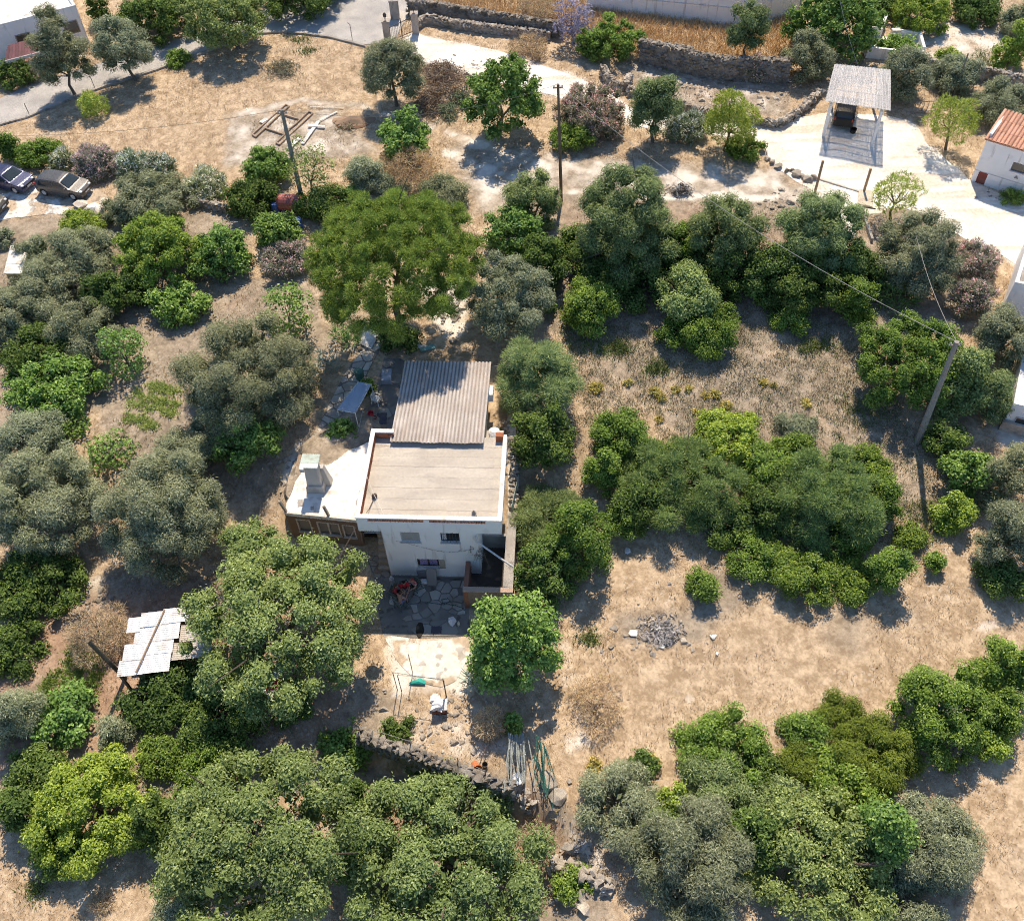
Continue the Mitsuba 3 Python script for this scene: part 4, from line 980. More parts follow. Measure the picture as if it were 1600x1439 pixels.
part(house, 'chimney_pot', H(cat_mesh([lathe([(0, 5.12), (.16, 5.12), (.15, 5.45), (.10, 5.6), (0, 5.6)], 10).apply_translation([6.25, .42, 0]), bx(6.12, 6.38, .3, .54, 5.6, 5.66), lathe([(0, 5.66), (.11, 5.66), (.08, 5.82), (0, 5.98)], 8).apply_translation([6.25, .42, 0])])), 'matte', (.26, .24, .22))
# windows
SILL, DARKF = (.55, .54, .52), (.06, .045, .04)
def slats(x0, x1, z0, z1, y, n, col, key, parent):
    h = (z1 - z0) / n
    part(parent, key, H(cat_mesh([bx(x0, x1, y - .01, y + .015, z0 + i * h + .006, z0 + (i + 1) * h - .004) for i in range(n)])), 'matte', col)
w = part(house, 'window', H(cat_mesh([bx(2.2, 3.25, .1, .14, 3.5, 3.56), bx(2.2, 3.25, .1, .14, 4.34, 4.4), bx(2.2, 2.26, .1, .14, 3.56, 4.34), bx(3.19, 3.25, .1, .14, 3.56, 4.34)])), 'matte', (.5, .5, .48), label='upper window closed by a grey roller shutter')
slats(2.26, 3.19, 3.56, 4.34, .11, 12, (.40, .40, .38), 'shutter', w)
part(w, 'sill', H(bx(2.15, 3.3, -.06, .1, 3.45, 3.5)), 'matte', SILL)
w = part(house, 'window', H(cat_mesh([bx(4.38, 5.4, .12, .16, 3.55, 3.6), bx(4.38, 5.4, .12, .16, 4.35, 4.4), bx(4.38, 4.44, .12, .16, 3.6, 4.35), bx(5.34, 5.4, .12, .16, 3.6, 4.35), bx(4.87, 4.91, .12, .16, 3.6, 4.35)])), 'matte', DARKF, label='upper window with bars and white curtains')
part(w, 'pane', H(bx(4.44, 5.34, .145, .152, 3.6, 4.35)), 'dark_glass')
part(w, 'curtain', H(cat_mesh([bx(4.44 + k * .06, 4.49 + k * .06, .123 + .01 * (k % 2), .13 + .01 * (k % 2), 3.62, 4.33) for k in range(4)])), 'matte', (.6, .62, .66))
part(w, 'bars', H(cat_mesh([bx(4.52 + k * .17, 4.54 + k * .17, .03, .05, 3.55, 4.4) for k in range(5)])), 'matte', (.08, .08, .08))
part(w, 'sill', H(bx(4.33, 5.45, -.06, .1, 3.49, 3.55)), 'matte', SILL)
w = part(house, 'window', H(cat_mesh([bx(2.85, 4.08, .12, .16, 1.05, 1.11), bx(2.85, 4.08, .12, .16, 1.79, 1.85), bx(2.85, 2.92, .12, .16, 1.11, 1.79), bx(4.01, 4.08, .12, .16, 1.11, 1.79), bx(3.44, 3.5, .12, .16, 1.11, 1.79)])), 'matte', DARKF, label='lower window with lilac curtains and an open shutter')
part(w, 'pane', H(bx(2.92, 4.01, .15, .157, 1.11, 1.79)), 'dark_glass')
part(w, 'curtain', H(cat_mesh([bx(2.98 + k * .05, 3.02 + k * .05, .125 + .012 * (k % 2), .13 + .012 * (k % 2), 1.13, 1.78) for k in range(9)] + [bx(3.52 + k * .05, 3.56 + k * .05, .125 + .012 * (k % 2), .13 + .012 * (k % 2), 1.13, 1.78) for k in range(9)])), 'matte', (.36, .30, .52))
part(w, 'shutter', H(cat_mesh([bx(4.1, 4.42, -.03, .012, 1.0, 1.86)] + [bx(4.13, 4.39, -.045, -.03, 1.05 + k * .08, 1.1 + k * .08) for k in range(10)])), 'matte', (.46, .41, .33))
part(w, 'sill', H(bx(2.8, 4.12, -.06, .1, .98, 1.05)), 'matte', SILL)
part(house, 'plinth', H(bx(1.18, 6.42, -.04, .02, -.3, .14)), 'matte', (.30, .27, .24))
part(house, 'downpipe', H(tube([[6.3, -.06, 4.3], [6.32, -.12, 3.9], [7.9, -.8, 3.0], [8.3, -.95, 2.8]], .055, 8)), 'satin', (.55, .56, .57), smooth=True)
part(house, 'lamp_rail', H(tube([[.3, -.05, 4.38], [1.15, -.05, 4.42]], .035, 6)), 'matte', (.35, .34, .33))
wire = [[x, -.01, 3.0 - .35 * math.sin((x - 3.4) / 2.7 * math.pi)] for x in np.linspace(3.4, 6.1, 9)]
part(house, 'wall_cable', H(cat_mesh([tube(wire, .012, 4), tube([[1.9, -.01, 3.6], [2.2, -.01, 3.5], [3.4, -.01, 3.0]], .01, 4)])), 'matte', (.25, .24, .23))

# tiled kitchen wing behind: walls and corrugated sheets
part(house, 'wall', H(cat_mesh([bx(1.35, 6.2, 12.0, 12.2, 1.0, 4.95), bx(1.35, 1.55, 6.25, 12.0, 1.0, 4.95), bx(6.0, 6.2, 6.25, 12.0, 1.0, 4.95)])), 'whitewash', label='low wall of the rear wing under the corrugated roof')
def corrugated(x0, x1, y0, y1, z0, z1, pitch, amp, along='y', t=.008, bend=0.0, nseg=2):
    """Sheet whose waves run along y (z0 at y0, z1 at y1)."""
    n = max(4, int(round((x1 - x0) / pitch * 6)))
    xs = np.linspace(x0, x1, n + 1)
    ys = np.linspace(y0, y1, nseg + 1)
    X, Y = np.meshgrid(xs, ys, indexing='ij')
    Z = z0 + (z1 - z0) * (Y - y0) / (y1 - y0) + amp * np.cos((X - x0) / pitch * 2 * np.pi) + bend * np.sin((Y - y0) / (y1 - y0) * np.pi)
    top = np.stack([X, Y, Z], -1).reshape(-1, 3)
    low = top - [0, 0, t]
    m = nseg + 1
    i, j = np.meshgrid(np.arange(n), np.arange(nseg), indexing='ij')
    a = (i * m + j).ravel()
    f = np.vstack([np.stack([a, a + m, a + m + 1], 1), np.stack([a, a + m + 1, a + 1], 1)])
    k = len(top)
    ring = np.concatenate([np.arange(n) * m, n * m + np.arange(nseg), n * m + nseg - np.arange(n) * m, nseg - np.arange(nseg)])
    r2 = np.roll(ring, -1)
    e = np.vstack([np.stack([ring, ring + k, r2], 1), np.stack([r2, ring + k, r2 + k], 1)])
    return trimesh.Trimesh(np.vstack([top, low]), np.vstack([f, f[:, ::-1] + k, e]), process=False)
xs = np.linspace(1.12, 6.38, 7)
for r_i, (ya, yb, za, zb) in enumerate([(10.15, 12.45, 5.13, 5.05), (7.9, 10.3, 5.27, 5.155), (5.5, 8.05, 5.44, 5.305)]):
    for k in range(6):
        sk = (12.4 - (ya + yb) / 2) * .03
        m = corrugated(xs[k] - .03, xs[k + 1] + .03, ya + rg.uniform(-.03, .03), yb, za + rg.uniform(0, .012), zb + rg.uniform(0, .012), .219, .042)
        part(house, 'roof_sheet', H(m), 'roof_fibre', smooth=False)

# ---------------------------------------------------------------- left annex with the white terrace
annex = thing('terrace_annex', 'low brown annex under a white terrace with a big chimney, left of the house', 'annex')
pts = [(-4.85, 2.25), (-.02, 1.78), (-.02, 7.5), (-.9, 7.7), (-1.4, 7.3), (-1.95, 7.05), (-2.5, 6.3), (-3.0, 5.85), (-3.7, 5.9), (-4.35, 5.5), (-4.7, 4.6), (-4.75, 3.8), (-4.9, 3.0)]
part(annex, 'terrace', H(prism(pts, 2.62, 2.82)), 'terrace_paint', label='white painted terrace roof')
bank = Polygon([(-4.95, 3.0), (-4.75, 4.3), (-4.3, 5.4), (-3.0, 5.75), (-2.2, 6.4), (-.9, 7.6), (-.02, 7.4), (-.02, 10.5), (-1.0, 11.0), (-3.6, 10.4), (-5.2, 7.8), (-5.5, 4.2)])
bw = Polygon([HP(x, y)[:2] for x, y in bank.exterior.coords[:-1]])
struct('earth_bank', 'stony brown earth bank behind the white terrace', sheet(bw, 0, .35, zf=lambda x, y: np.maximum(G(x, y) + .02, 2.74 - .9 * sst(0, 2.6, -.1 + np.array([bw.distance(Point(a, b)) + max(0, 1.6 - bw.exterior.distance(Point(a, b))) * (1 if math.hypot(a - HP(-2.4, 4.5)[0], b - HP(-2.4, 4.5)[1]) > 2.9 else 0) for a, b in zip(np.atleast_1d(x), np.atleast_1d(y))]))), skirt=1.6), 'earth')
fr = LineString([(-4.8, 2.32), (-.95, 1.95)])
def front_panel(x0, x1, z0, z1, holes, th=.22):
    """A wall along the annex front, x measured along it."""
    p = sbox(x0, z0, x1, z1)
    for a, b, c, d in holes: p = p.difference(sbox(a, c, b, d))
    m = prism(p, 0, th)
    v = m.vertices.copy()
    m.vertices = np.column_stack([v[:, 0], th - v[:, 2], v[:, 1]])
    return m
AA = math.atan2(1.78 - 2.25, 4.83)
def AF(m): return H(place(m, (-4.82, 2.30, 0), AA))
holes = [(.55, 1.25, 1.15, 2.25), (1.75, 2.95, 1.1, 2.2), (3.25, 3.85, 1.05, 2.15)]
part(annex, 'wall', AF(front_panel(0, 4.1, -.4, 2.62, holes)), 'matte', (.22, .155, .11), label='brown plastered front wall')
part(annex, 'wall', H(cat_mesh([bx(-5.0, -4.8, 2.5, 6.8, .0, 2.62)])), 'matte', (.32, .24, .17))
for i, (a, b, c, d) in enumerate(holes):
    w = part(annex, 'window', AF(cat_mesh([bx(a - .07, a, -.02, .1, c, d), bx(b, b + .07, -.02, .1, c, d), bx(a - .07, b + .07, -.02, .1, d, d + .06)] + ([bx((a + b) / 2 - .04, (a + b) / 2 + .04, -.02, .1, c, d)] if b - a > 1 else []))), 'matte', (.62, .58, .52))
    part(w, 'pane', AF(bx(a, b, .12, .125, c, d)), 'satin', (.22, .20, .175))
    part(w, 'sill', AF(bx(a - .1, b + .1, -.1, .05, c - .06, c)), 'matte', (.5, .47, .42))
# arched doorway between annex and house
arch = sbox(0, -.3, 1.35, 2.62).difference(sbox(.15, -.3, 1.05, 1.6).union(Point(.6, 1.6).buffer(.45)))
m = prism(arch, 0, .25); v = m.vertices.copy(); m.vertices = np.column_stack([v[:, 0], .25 - v[:, 2], v[:, 1]])
part(annex, 'archway', H(place(m, (-.78, 1.95, 0))), 'matte', (.34, .24, .16))
part(annex, 'door', H(place(bx(.1, 1.1, .2, .25, -.3, 2.1), (-.78, 2.3, 0))), 'matte', (.05, .035, .025))
# small posts and rims on the terrace edge
part(annex, 'rim', AF(bx(-.05, 4.8, -.06, .08, 2.82, 2.88)), 'matte', (.66, .62, .56))
for x, h, ln in ((.05, .95, -.25), (2.55, .9, -.18)):
    part(annex, 'post', AF(cat_mesh([beam([x, .05, 2.8], [x + ln, .1, 2.8 + h], .13, .13)])), 'matte', (.38, .33, .28))
ch = thing('terrace_chimney', 'thick grey chimney with a pale green slab cap on the white terrace', 'chimney')
def frustum(x, y, w0, d0, w1, d1, z0, z1, sx=0.0):
    b = np.array([[-w0, -d0, z0], [w0, -d0, z0], [w0, d0, z0], [-w0, d0, z0], [-w1 + sx, -d1, z1], [w1 + sx, -d1, z1], [w1 + sx, d1, z1], [-w1 + sx, d1, z1]], float) * [.5, .5, 1] + [x, y, 0]
    return trimesh.convex.convex_hull(b)
part(ch, 'base', H(frustum(-3.35, 4.2, 1.05, .95, .95, .85, 2.82, 3.35)), 'pale_concrete')
part(ch, 'shaft', H(frustum(-3.35, 4.25, .84, .76, .68, .64, 3.35, 4.85)), 'pale_concrete')
part(ch, 'buttress', H(frustum(-2.75, 4.55, .5, .5, .15, .3, 2.82, 4.3, -.2)), 'pale_concrete')
for dx in (-.3, .3):
    part(ch, 'cap_support', H(bx(-3.35 + dx - .08, -3.35 + dx + .08, 3.98, 4.5, 4.85, 5.02)), 'concrete')
for k in range(3):
    part(ch, 'cap_slab', H(place(bx(-.52, .52, -.17, .165, 0, .06), (-3.36, 3.95 + k * .34, 5.02 + .012 * (k % 2)))), 'matte', (.50, .60, .54) if k else (.72, .74, .70))
part(ch, 'cap_brick', H(bx(-3.82, -3.6, 3.62, 3.86, 4.86, 5.12)), 'matte', (.7, .7, .68))
for i, (px_, py_) in enumerate([(574, 771), (577, 787), (570, 806)]):
    pass
for i, (x, y) in enumerate([(-.55, 3.85), (-.62, 3.15), (-.5, 2.3)]):
    solo('stone_disc', f'grey round stone disc lying on the white terrace against the house, {["farthest", "middle", "nearest"][i]} of three', 'stone', H(place(lathe([(0, 2.82), (.3, 2.82), (.29, 2.9), (0, 2.91)], 14), (x, y, 0))), 'concrete', group='stone discs on the terrace')
for i, (x, y, w_, d_) in enumerate([(-4.1, 3.0, .32, .5), (-3.35, 2.65, .2, .25)]):
    solo('floor_slab', f'{["larger", "smaller"][i]} grey slab set on the white terrace left of the chimney foot', 'slab', H(place(bx(-w_ / 2, w_ / 2, -d_ / 2, d_ / 2, 2.82, 2.85), (x, y, 0), .2)), 'concrete')
solo('roof_ball', 'dark round float with a rod lying on the flat beige roof', 'float', H(cat_mesh([trimesh.creation.icosphere(2, .15).apply_translation([.72, 1.75, 5.29]), tube([[.72, 1.75, 5.2], [.55, .9, 5.25], [.5, .45, 5.5]], .02, 5)])), 'matte', (.10, .075, .06))
solo('roof_wire', 'pale wire hanging over the left front corner of the flat roof', 'wire', H(tube([[-.2, 3.4, 5.72], [.1, 3.0, 5.73], [.7, 1.75, 5.45], [1.5, .2, 5.73]], .012, 4)), 'matte', (.7, .68, .64))

# outside steps between annex and house
steps = thing('outside_stairs', 'narrow concrete stairs climbing between the annex and the house', 'stairs')
for k in range(8):
    part(steps, 'step', H(bx(.42, 1.18, .35 + k * .26, .62 + k * .26, -.3, .28 + k * .28)), 'matte', (.40, .33, .25) if k % 2 else (.44, .37, .29))

# walled annex at the right of the house front
pen = thing('walled_annex', 'roofless walled annex with reddish left wall beside the house front', 'annex')
part(pen, 'wall', H(bx(5.6, 5.85, -1.95, .5, -.6, 1.75)), 'matte', (.27, .13, .095), label='dark red plastered wall')
part(pen, 'wall', H(bx(7.75, 8.3, -1.95, 3.5, -.6, 1.7)), 'concrete')
part(pen, 'wall', H(bx(5.85, 7.75, -1.95, -1.7, -.6, 1.72)), 'matte', (.22, .195, .17))
part(pen, 'coping', H(bx(5.58, 8.32, -1.98, -1.67, 1.755, 1.81)), 'matte', (.46, .34, .27))
part(pen, 'wall', H(bx(5.85, 7.75, 1.8, 2.0, -.6, 1.7)), 'concrete')
part(pen, 'floor', H(bx(5.85, 7.75, -1.7, 1.8, .35, .5)), 'matte', (.07, .062, .055))
part(pen, 'ledge', H(bx(5.86, 7.74, -1.69, -1.1, .5, .8)), 'matte', (.17, .19, .175))
vine = []
for k in range(26):
    a = HP(6.2 + rg.uniform(-.3, .5), .0 + rg.uniform(-.2, .1), 3.0 + rg.uniform(-.6, .2))
    vine.append(tube([a, a + rg.normal(scale=.15, size=3), a + rg.normal(scale=.3, size=3) - [0, 0, .35]], [.02, .014, .006], 4))
solo('dead_vine', 'tangle of dead vine stems at the corner between house and walled annex', 'vine', cat_mesh(vine), 'bark', (.17, .14, .11))

# ---------------------------------------------------------------- patio and garden paths
def flagstones(parent, poly, size, seed, keep=1.0, zf=None, cols=((.30, .27, .23), (.42, .38, .33), (.36, .30, .25)), gap=.035, th=.05):
    r = np.random.default_rng(seed)
    x0, y0, x1, y1 = poly.bounds
    n = int((x1 - x0 + 2) * (y1 - y0 + 2) / size ** 2)
    p = r.uniform([x0 - 1, y0 - 1], [x1 + 1, y1 + 1], (n, 2))
    for _ in range(1):                                           # even the cells out a little
        vo = Voronoi(p)
        for i, reg in enumerate(vo.point_region):
            R_ = vo.regions[reg]
            if R_ and -1 not in R_:
                c = vo.vertices[R_].mean(0)
                if np.all(np.abs(c - p[i]) < size): p[i] = p[i] * .5 + c * .5
    vo = Voronoi(p)
    k = 0
    for reg in vo.point_region:
        R_ = vo.regions[reg]
        if not R_ or -1 in R_: continue
        q = Polygon(vo.vertices[R_]).intersection(poly).buffer(-gap)
        if q.is_empty or q.geom_type != 'Polygon' or q.area < .03: continue
        if r.random() > keep: continue
        q = q.buffer(.02, join_style=1, quad_segs=1).simplify(.02)
        c = q.centroid
        z = float(zf(c.x, c.y)) if zf else float(G(c.x, c.y))
        m = prism(q, z - .05, z + th * r.uniform(.8, 1.3))
        col = np.array(cols[r.integers(len(cols))]) * r.uniform(.8, 1.2)
        part(parent, 'stone', m, 'matte', col)
        k += 1
        if k >= 290: break

def PX(pts, h=0): return Polygon(px_poly(pts, h)).buffer(0)
patio_poly = PX([(592, 897), (728, 903), (736, 996), (600, 997), (590, 950)])
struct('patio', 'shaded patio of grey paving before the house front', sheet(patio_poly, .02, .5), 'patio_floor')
pz = lambda x, y: G(x, y) + .02
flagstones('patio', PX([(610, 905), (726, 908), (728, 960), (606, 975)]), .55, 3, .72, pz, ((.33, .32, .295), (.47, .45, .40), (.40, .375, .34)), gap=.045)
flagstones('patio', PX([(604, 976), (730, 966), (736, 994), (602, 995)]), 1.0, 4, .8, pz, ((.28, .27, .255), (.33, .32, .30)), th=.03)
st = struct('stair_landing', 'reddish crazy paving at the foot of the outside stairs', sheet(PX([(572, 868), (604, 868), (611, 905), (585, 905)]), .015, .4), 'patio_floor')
flagstones('stair_landing', PX([(573, 869), (603, 869), (610, 904), (586, 904)]), .42, 5, 1.0, lambda x, y: G(x, y) + .015, ((.36, .25, .19), (.40, .34, .28), (.33, .28, .23)))
gp = [(590, 512), (608, 520), (578, 575), (568, 598), (545, 640), (524, 668), (508, 690), (496, 672), (510, 640), (530, 600), (548, 570)]
struct('garden_path', 'crazy paved garden path leading down from the pine past the canopy', sheet(PX(gp), .015, .5), 'patio_floor')
flagstones('garden_path', PX(gp), .62, 6, 1.0, lambda x, y: G(x, y) + .015, ((.50, .47, .42), (.58, .55, .49), (.45, .42, .38)), gap=.05)
yd = [(600, 560), (632, 560), (616, 668), (580, 668), (575, 640), (590, 600)]
struct('back_yard', 'worn paved yard between the canopy and the rear wing', sheet(PX(yd), .012, .5), 'patio_floor')
flagstones('back_yard', PX(yd), .8, 7, .55, lambda x, y: G(x, y) + .012, ((.30, .28, .26), (.38, .36, .33)), th=.03)
struct('front_yard', 'sunlit whitish slab before the clothes line', sheet(wob([(600, 998), (735, 998), (735, 1016), (712, 1062), (690, 1072), (650, 1066), (616, 1030)], .45, 8, .4), .03, .4), 'worn_slab')
struct('wall_strip', 'stony strip of ground along the right side of the house', sheet(wob([(792, 640), (806, 640), (806, 800), (794, 830)], .12, 9, .5), .04, .4), 'dust')
tree_ring = solo('white_rock', 'smooth white rock at the head of the garden path', 'rock', hull_stone(rg, 1.0, .55, 30).apply_transform(np.diag([.55, 1.5, .6, 1])).apply_translation(at(575, 530) + [0, 0, .2]), 'whitewash')

# ---------------------------------------------------------------- other buildings
def block(name, label, cat, foot, z1, bsdf='whitewash', z0=-1.0, para=0.0, roof='whitewash', color=None):
    """A flat roofed building standing on a footprint (world corners)."""
    poly = Polygon(foot).buffer(0)
    zg = float(np.mean([G(x, y) for x, y in poly.exterior.coords]))
    k = thing(name, label, cat)
    part(k, 'wall', prism(poly, zg + z0, zg + z1), bsdf, color)
    part(k, 'roof', prism(poly.buffer(-.12), zg + z1, zg + z1 + .02), roof)
    if para: part(k, 'parapet', prism(poly.difference(poly.buffer(-.22)), zg + z1, zg + z1 + para), 'whitewash')
    return k, zg, poly

def off(p, q, d): # two points pushed by d to the left of p->q
    p, q = np.array(p), np.array(q); e = (q - p) / np.linalg.norm(q - p); n = np.array([-e[1], e[0]])
    return p + n * d, q + n * d

A, B, C3 = at(916, 13)[:2], at(1163, 42)[:2], at(1246, 22)[:2]
fl = B - A; fl /= np.linalg.norm(fl); bk = np.array([-fl[1], fl[0]])
k, zg, poly = block('long_white_building', 'long low white building along the top edge', 'building', [A, B, C3, C3 + bk * 9, A + bk * 9], 1.75, para=.25)
sd = trimesh.util.concatenate([beam(np.array([*(A - bk * .03), zg + 1.2]), np.array([*(B - bk * .03), zg + 1.2]), .06, .05)])
part(k, 'string_course', sd, 'matte', (.6, .6, .6))

A, B = at(-40, 118)[:2], at(140, 66)[:2]
fl = (B - A) / np.linalg.norm(B - A); bk = np.array([-fl[1], fl[0]])
k, zg, poly = block('white_house', 'white flat roofed house with a red awning in the top left corner', 'house', [A, B, B + bk * 14, A + bk * 14], 3.0, para=.25, roof='terrace_paint')
w0 = np.array([*(A + fl * 5.5 - bk * .03), 0]); 
for i in range(2):
    o = A + fl * (4.5 + 4.2 * i) - bk * .02
    w = part(k, 'window', beam([*o, zg + 1.5], [*(o + fl * 1.3), zg + 1.5], .06, 1.1), 'matte', (.35, .3, .26))
    o2 = o - bk * .03
    part(w, 'pane', beam([*(o2 + fl * .08), zg + 1.5], [*(o2 + fl * 1.22), zg + 1.5], .03, .95), 'dark_glass')
aw = thing('red_awning', 'faded red ribbed awning on the front of the white house', 'awning')
a0, a1 = atz(12, 72, 6.6 + .5), atz(64, 57, 6.6 + .5)
f0, f1 = atz(8, 96, 6.2), atz(70, 80, 6.2)
n = 12
for i in range(n):
    s, t = i / n, (i + .94) / n
    q = np.array([a0 * (1 - s) + a1 * s, a0 * (1 - t) + a1 * t, f0 * (1 - t) + f1 * t, f0 * (1 - s) + f1 * s])
    v = np.vstack([q + [0, 0, .03], q - [0, 0, .03]])
    part(aw, 'panel', trimesh.convex.convex_hull(v), 'matte', np.array((.55, .26, .24)) * rg.uniform(.85, 1.15))
part(aw, 'front_rail', beam(f0 - [0, 0, .05], f1 - [0, 0, .05], .12, .18), 'matte', (.68, .68, .66))
for s in (.05, .95):
    p = f0 * (1 - s) + f1 * s
    part(aw, 'post', beam([p[0], p[1], G(p[0], p[1]) - .2], p - [0, 0, .1], .08, .08), 'matte', (.6, .6, .58))

# tiled shed on the right
sh = thing('tiled_shed', 'small white shed with a salmon tiled roof at the right edge', 'shed')
s0, s1 = at(1516, 283), at(1600, 312)
e = (s1 - s0)[:2]; e /= np.linalg.norm(e); b = np.array([-e[1], e[0]]); sz = float(s0[2])
SA = math.atan2(e[1], e[0])
def S(m): return place(m, (s0[0], s0[1], sz), SA)
front = wall_panel(0, 7.5, -.5, 3.45, [(2.3, 3.4, 1.75, 2.45), (.35, 1.0, -.5, 1.0)], 0, .2)
part(sh, 'wall', S(front), 'whitewash')
part(sh, 'wall', S(cat_mesh([bx(0, .2, .2, 3.6, -.5, 3.9), bx(.2, 7.5, 3.4, 3.6, -.5, 3.9)])), 'whitewash')
w = part(sh, 'window', S(cat_mesh([bx(2.3, 3.4, .08, .12, 1.75, 1.8), bx(2.3, 3.4, .08, .12, 2.4, 2.45), bx(2.3, 2.35, .08, .12, 1.8, 2.4), bx(3.35, 3.4, .08, .12, 1.8, 2.4)])), 'matte', (.2, .2, .22))
part(w, 'pane', S(bx(2.35, 3.35, .1, .106, 1.8, 2.4)), 'dark_glass')
part(w, 'sill', S(bx(2.25, 3.45, -.05, .08, 1.69, 1.75)), 'matte', (.68, .62, .6))
part(sh, 'door', S(bx(.35, 1.0, .06, .1, -.3, 1.0)), 'matte', (.26, .075, .06), label='small dark red door')
part(sh, 'wall_lamp', S(trimesh.convex.convex_hull(np.array([[2.75, -.08, 1.3], [3.05, -.08, 1.3], [2.9, -.1, 1.52], [2.75, 0, 1.3], [3.05, 0, 1.3], [2.9, 0, 1.52]]))), 'matte', (.25, .25, .25))
part(sh, 'ledge', S(bx(-.02, 7.5, -.03, 0, .98, 1.02)), 'matte', (.6, .6, .59))
part(sh, 'roof_deck', S(trimesh.convex.convex_hull(np.array([[-.12, -.1, 3.45], [7.5, -.1, 3.45], [-.12, 3.75, 3.9], [7.5, 3.75, 3.9], [-.12, -.1, 3.53], [7.5, -.1, 3.53], [-.12, 3.75, 3.98], [7.5, 3.75, 3.98]]))), 'matte', (.4, .24, .18))
for i in range(27):
    x = -.05 + i * .28
    for k_ in range(3):
        y0, y1 = -.18 + k_ * 1.3, -.18 + (k_ + 1) * 1.3 + .08
        g = np.linspace(0, np.pi, 6)
        ring = lambda y, r0: np.stack([x + r0 * np.cos(g), y + 0 * g, 3.55 + (y + .1) * .117 + r0 * .8 * np.sin(g)], 1)
        v = np.vstack([ring(y0, .125), ring(y1, .105), ring(y0, .105), ring(y1, .085)])
        i_ = np.arange(5)
        f = np.vstack([np.stack([i_, i_ + 6, i_ + 7], 1), np.stack([i_, i_ + 7, i_ + 1], 1), np.stack([i_ + 12, i_ + 19, i_ + 18], 1), np.stack([i_ + 12, i_ + 13, i_ + 19], 1), np.stack([i_, i_ + 1, i_ + 13], 1), np.stack([i_, i_ + 13, i_ + 12], 1)])
        part(sh, 'roof_tile', S(trimesh.Trimesh(v, f, process=False)), 'matte', np.array((.56, .30, .21)) * rg.uniform(.8, 1.2) + rg.uniform(0, .05))

# white corners at the right edge
c0 = atz(1583, 447, 5.2); 
k, zg, poly = block('white_flat_house', 'corner of a white flat roofed house at the right edge below the yard', 'house', [c0[:2], c0[:2] + [7, -3.2], c0[:2] + [9, 1], c0[:2] + [3.2, 5.5]], 5.2 - float(G(*c0[:2])) - .0, z0=-.6, para=.22, roof='concrete')
c0 = atz(1583, 632, 3.6)
foot = [c0[:2], c0[:2] + [5, -2.2], c0[:2] + [7.6, 2.8], c0[:2] + [2.6, 5.0]]
k, zg, poly = block('white_edge_house', 'white house with a dark window cut by the right edge, beside the olive', 'house', foot, 3.6 - float(np.mean([G(x, y) for x, y in foot])), z0=-.8, para=.15)
zr = float(G(*c0[:2]))
fe = np.array([5, -2.2]) / np.hypot(5, 2.2); nb = np.array([fe[1], -fe[0]])
o = c0[:2] + nb * -.0 + fe * .5
pn = np.array([-2.2, -5]) / np.hypot(5, 2.2)
w = part(k, 'window', beam([*(o + pn * .03), 2.2], [*(o + fe * 1.8 + pn * .03), 2.2], .06, 1.1), 'matte', (.5, .5, .5))
part(w, 'pane', beam([*(o + fe * .07 + pn * .07), 2.2], [*(o + fe * 1.73 + pn * .07), 2.2], .03, .95), 'dark_glass')
part(k, 'stone_base', beam([*(c0[:2] + pn * .12 - fe * .1), zr + .3], [*(c0[:2] + fe * 5 + pn * .12), zr + .3], .3, .9), 'field_stone')

# beige hut at the left edge
hp = [atz(6, 428, 4.6), atz(35, 428, 4.6), atz(46, 384, 4.6), atz(17, 384, 4.6)]
hut = thing('beige_hut', 'small beige hut with a white sheet roof at the left edge', 'hut')
poly = Polygon([p[:2] for p in hp])
part(hut, 'wall', prism(poly.buffer(-.08), 1.8, 4.5), 'matte', (.55, .42, .22))
xs_ = poly.exterior.coords[:-1]
for i in range(3):
    a = np.array(hp)
    s, t = i / 3, (i + 1) / 3 - .01
    q = np.array([a[0] * (1 - s) + a[3] * s, a[1] * (1 - s) + a[2] * s, a[1] * (1 - t) + a[2] * t, a[0] * (1 - t) + a[3] * t])
    part(hut, 'roof_sheet', trimesh.convex.convex_hull(np.vstack([q + [0, 0, .03 + .01 * i], q - [0, 0, .05 - .01 * i]])), 'matte', (.8, .79, .75))

# ruined white walls at the top right
ru = thing('ruined_white_walls', 'roofless ruin of low white walls overgrown by a vine behind the carport', 'ruin')
def rw(u0, v0, u1, v1, h, w=.25, col='whitewash'):
    p, q = at(u0, v0), at(u1, v1)
    part(ru, 'wall', beam([p[0], p[1], p[2] + h / 2 - .3], [q[0], q[1], q[2] + h / 2 - .3], w, h + .6), col)
rw(1352, 90, 1408, 96, .95); rw(1352, 89, 1355, 60, .9); rw(1372, 62, 1380, 42, 1.0); rw(1353, 62, 1372, 60, 1.1); rw(1398, 58, 1432, 62, .7); rw(1398, 57, 1404, 42, .7); rw(1404, 41, 1430, 44, .9)
rw(1433, 62, 1440, 88, .8); rw(1408, 96, 1440, 92, .7)
part(ru, 'floor', sheet(PX([(1356, 88), (1358, 62), (1432, 62), (1438, 90)]), .25, .6, skirt=.4), 'dust')
for i, (u, v) in enumerate([(1357, 52), (1396, 62)]):
    p = at(u, v); part(ru, 'opening', beam([p[0] - .35, p[1], p[2] + .5], [p[0] + .35, p[1], p[2] + .5], .5, .8), 'matte', (.10, .10, .10) if i == 0 else (.72, .72, .7))

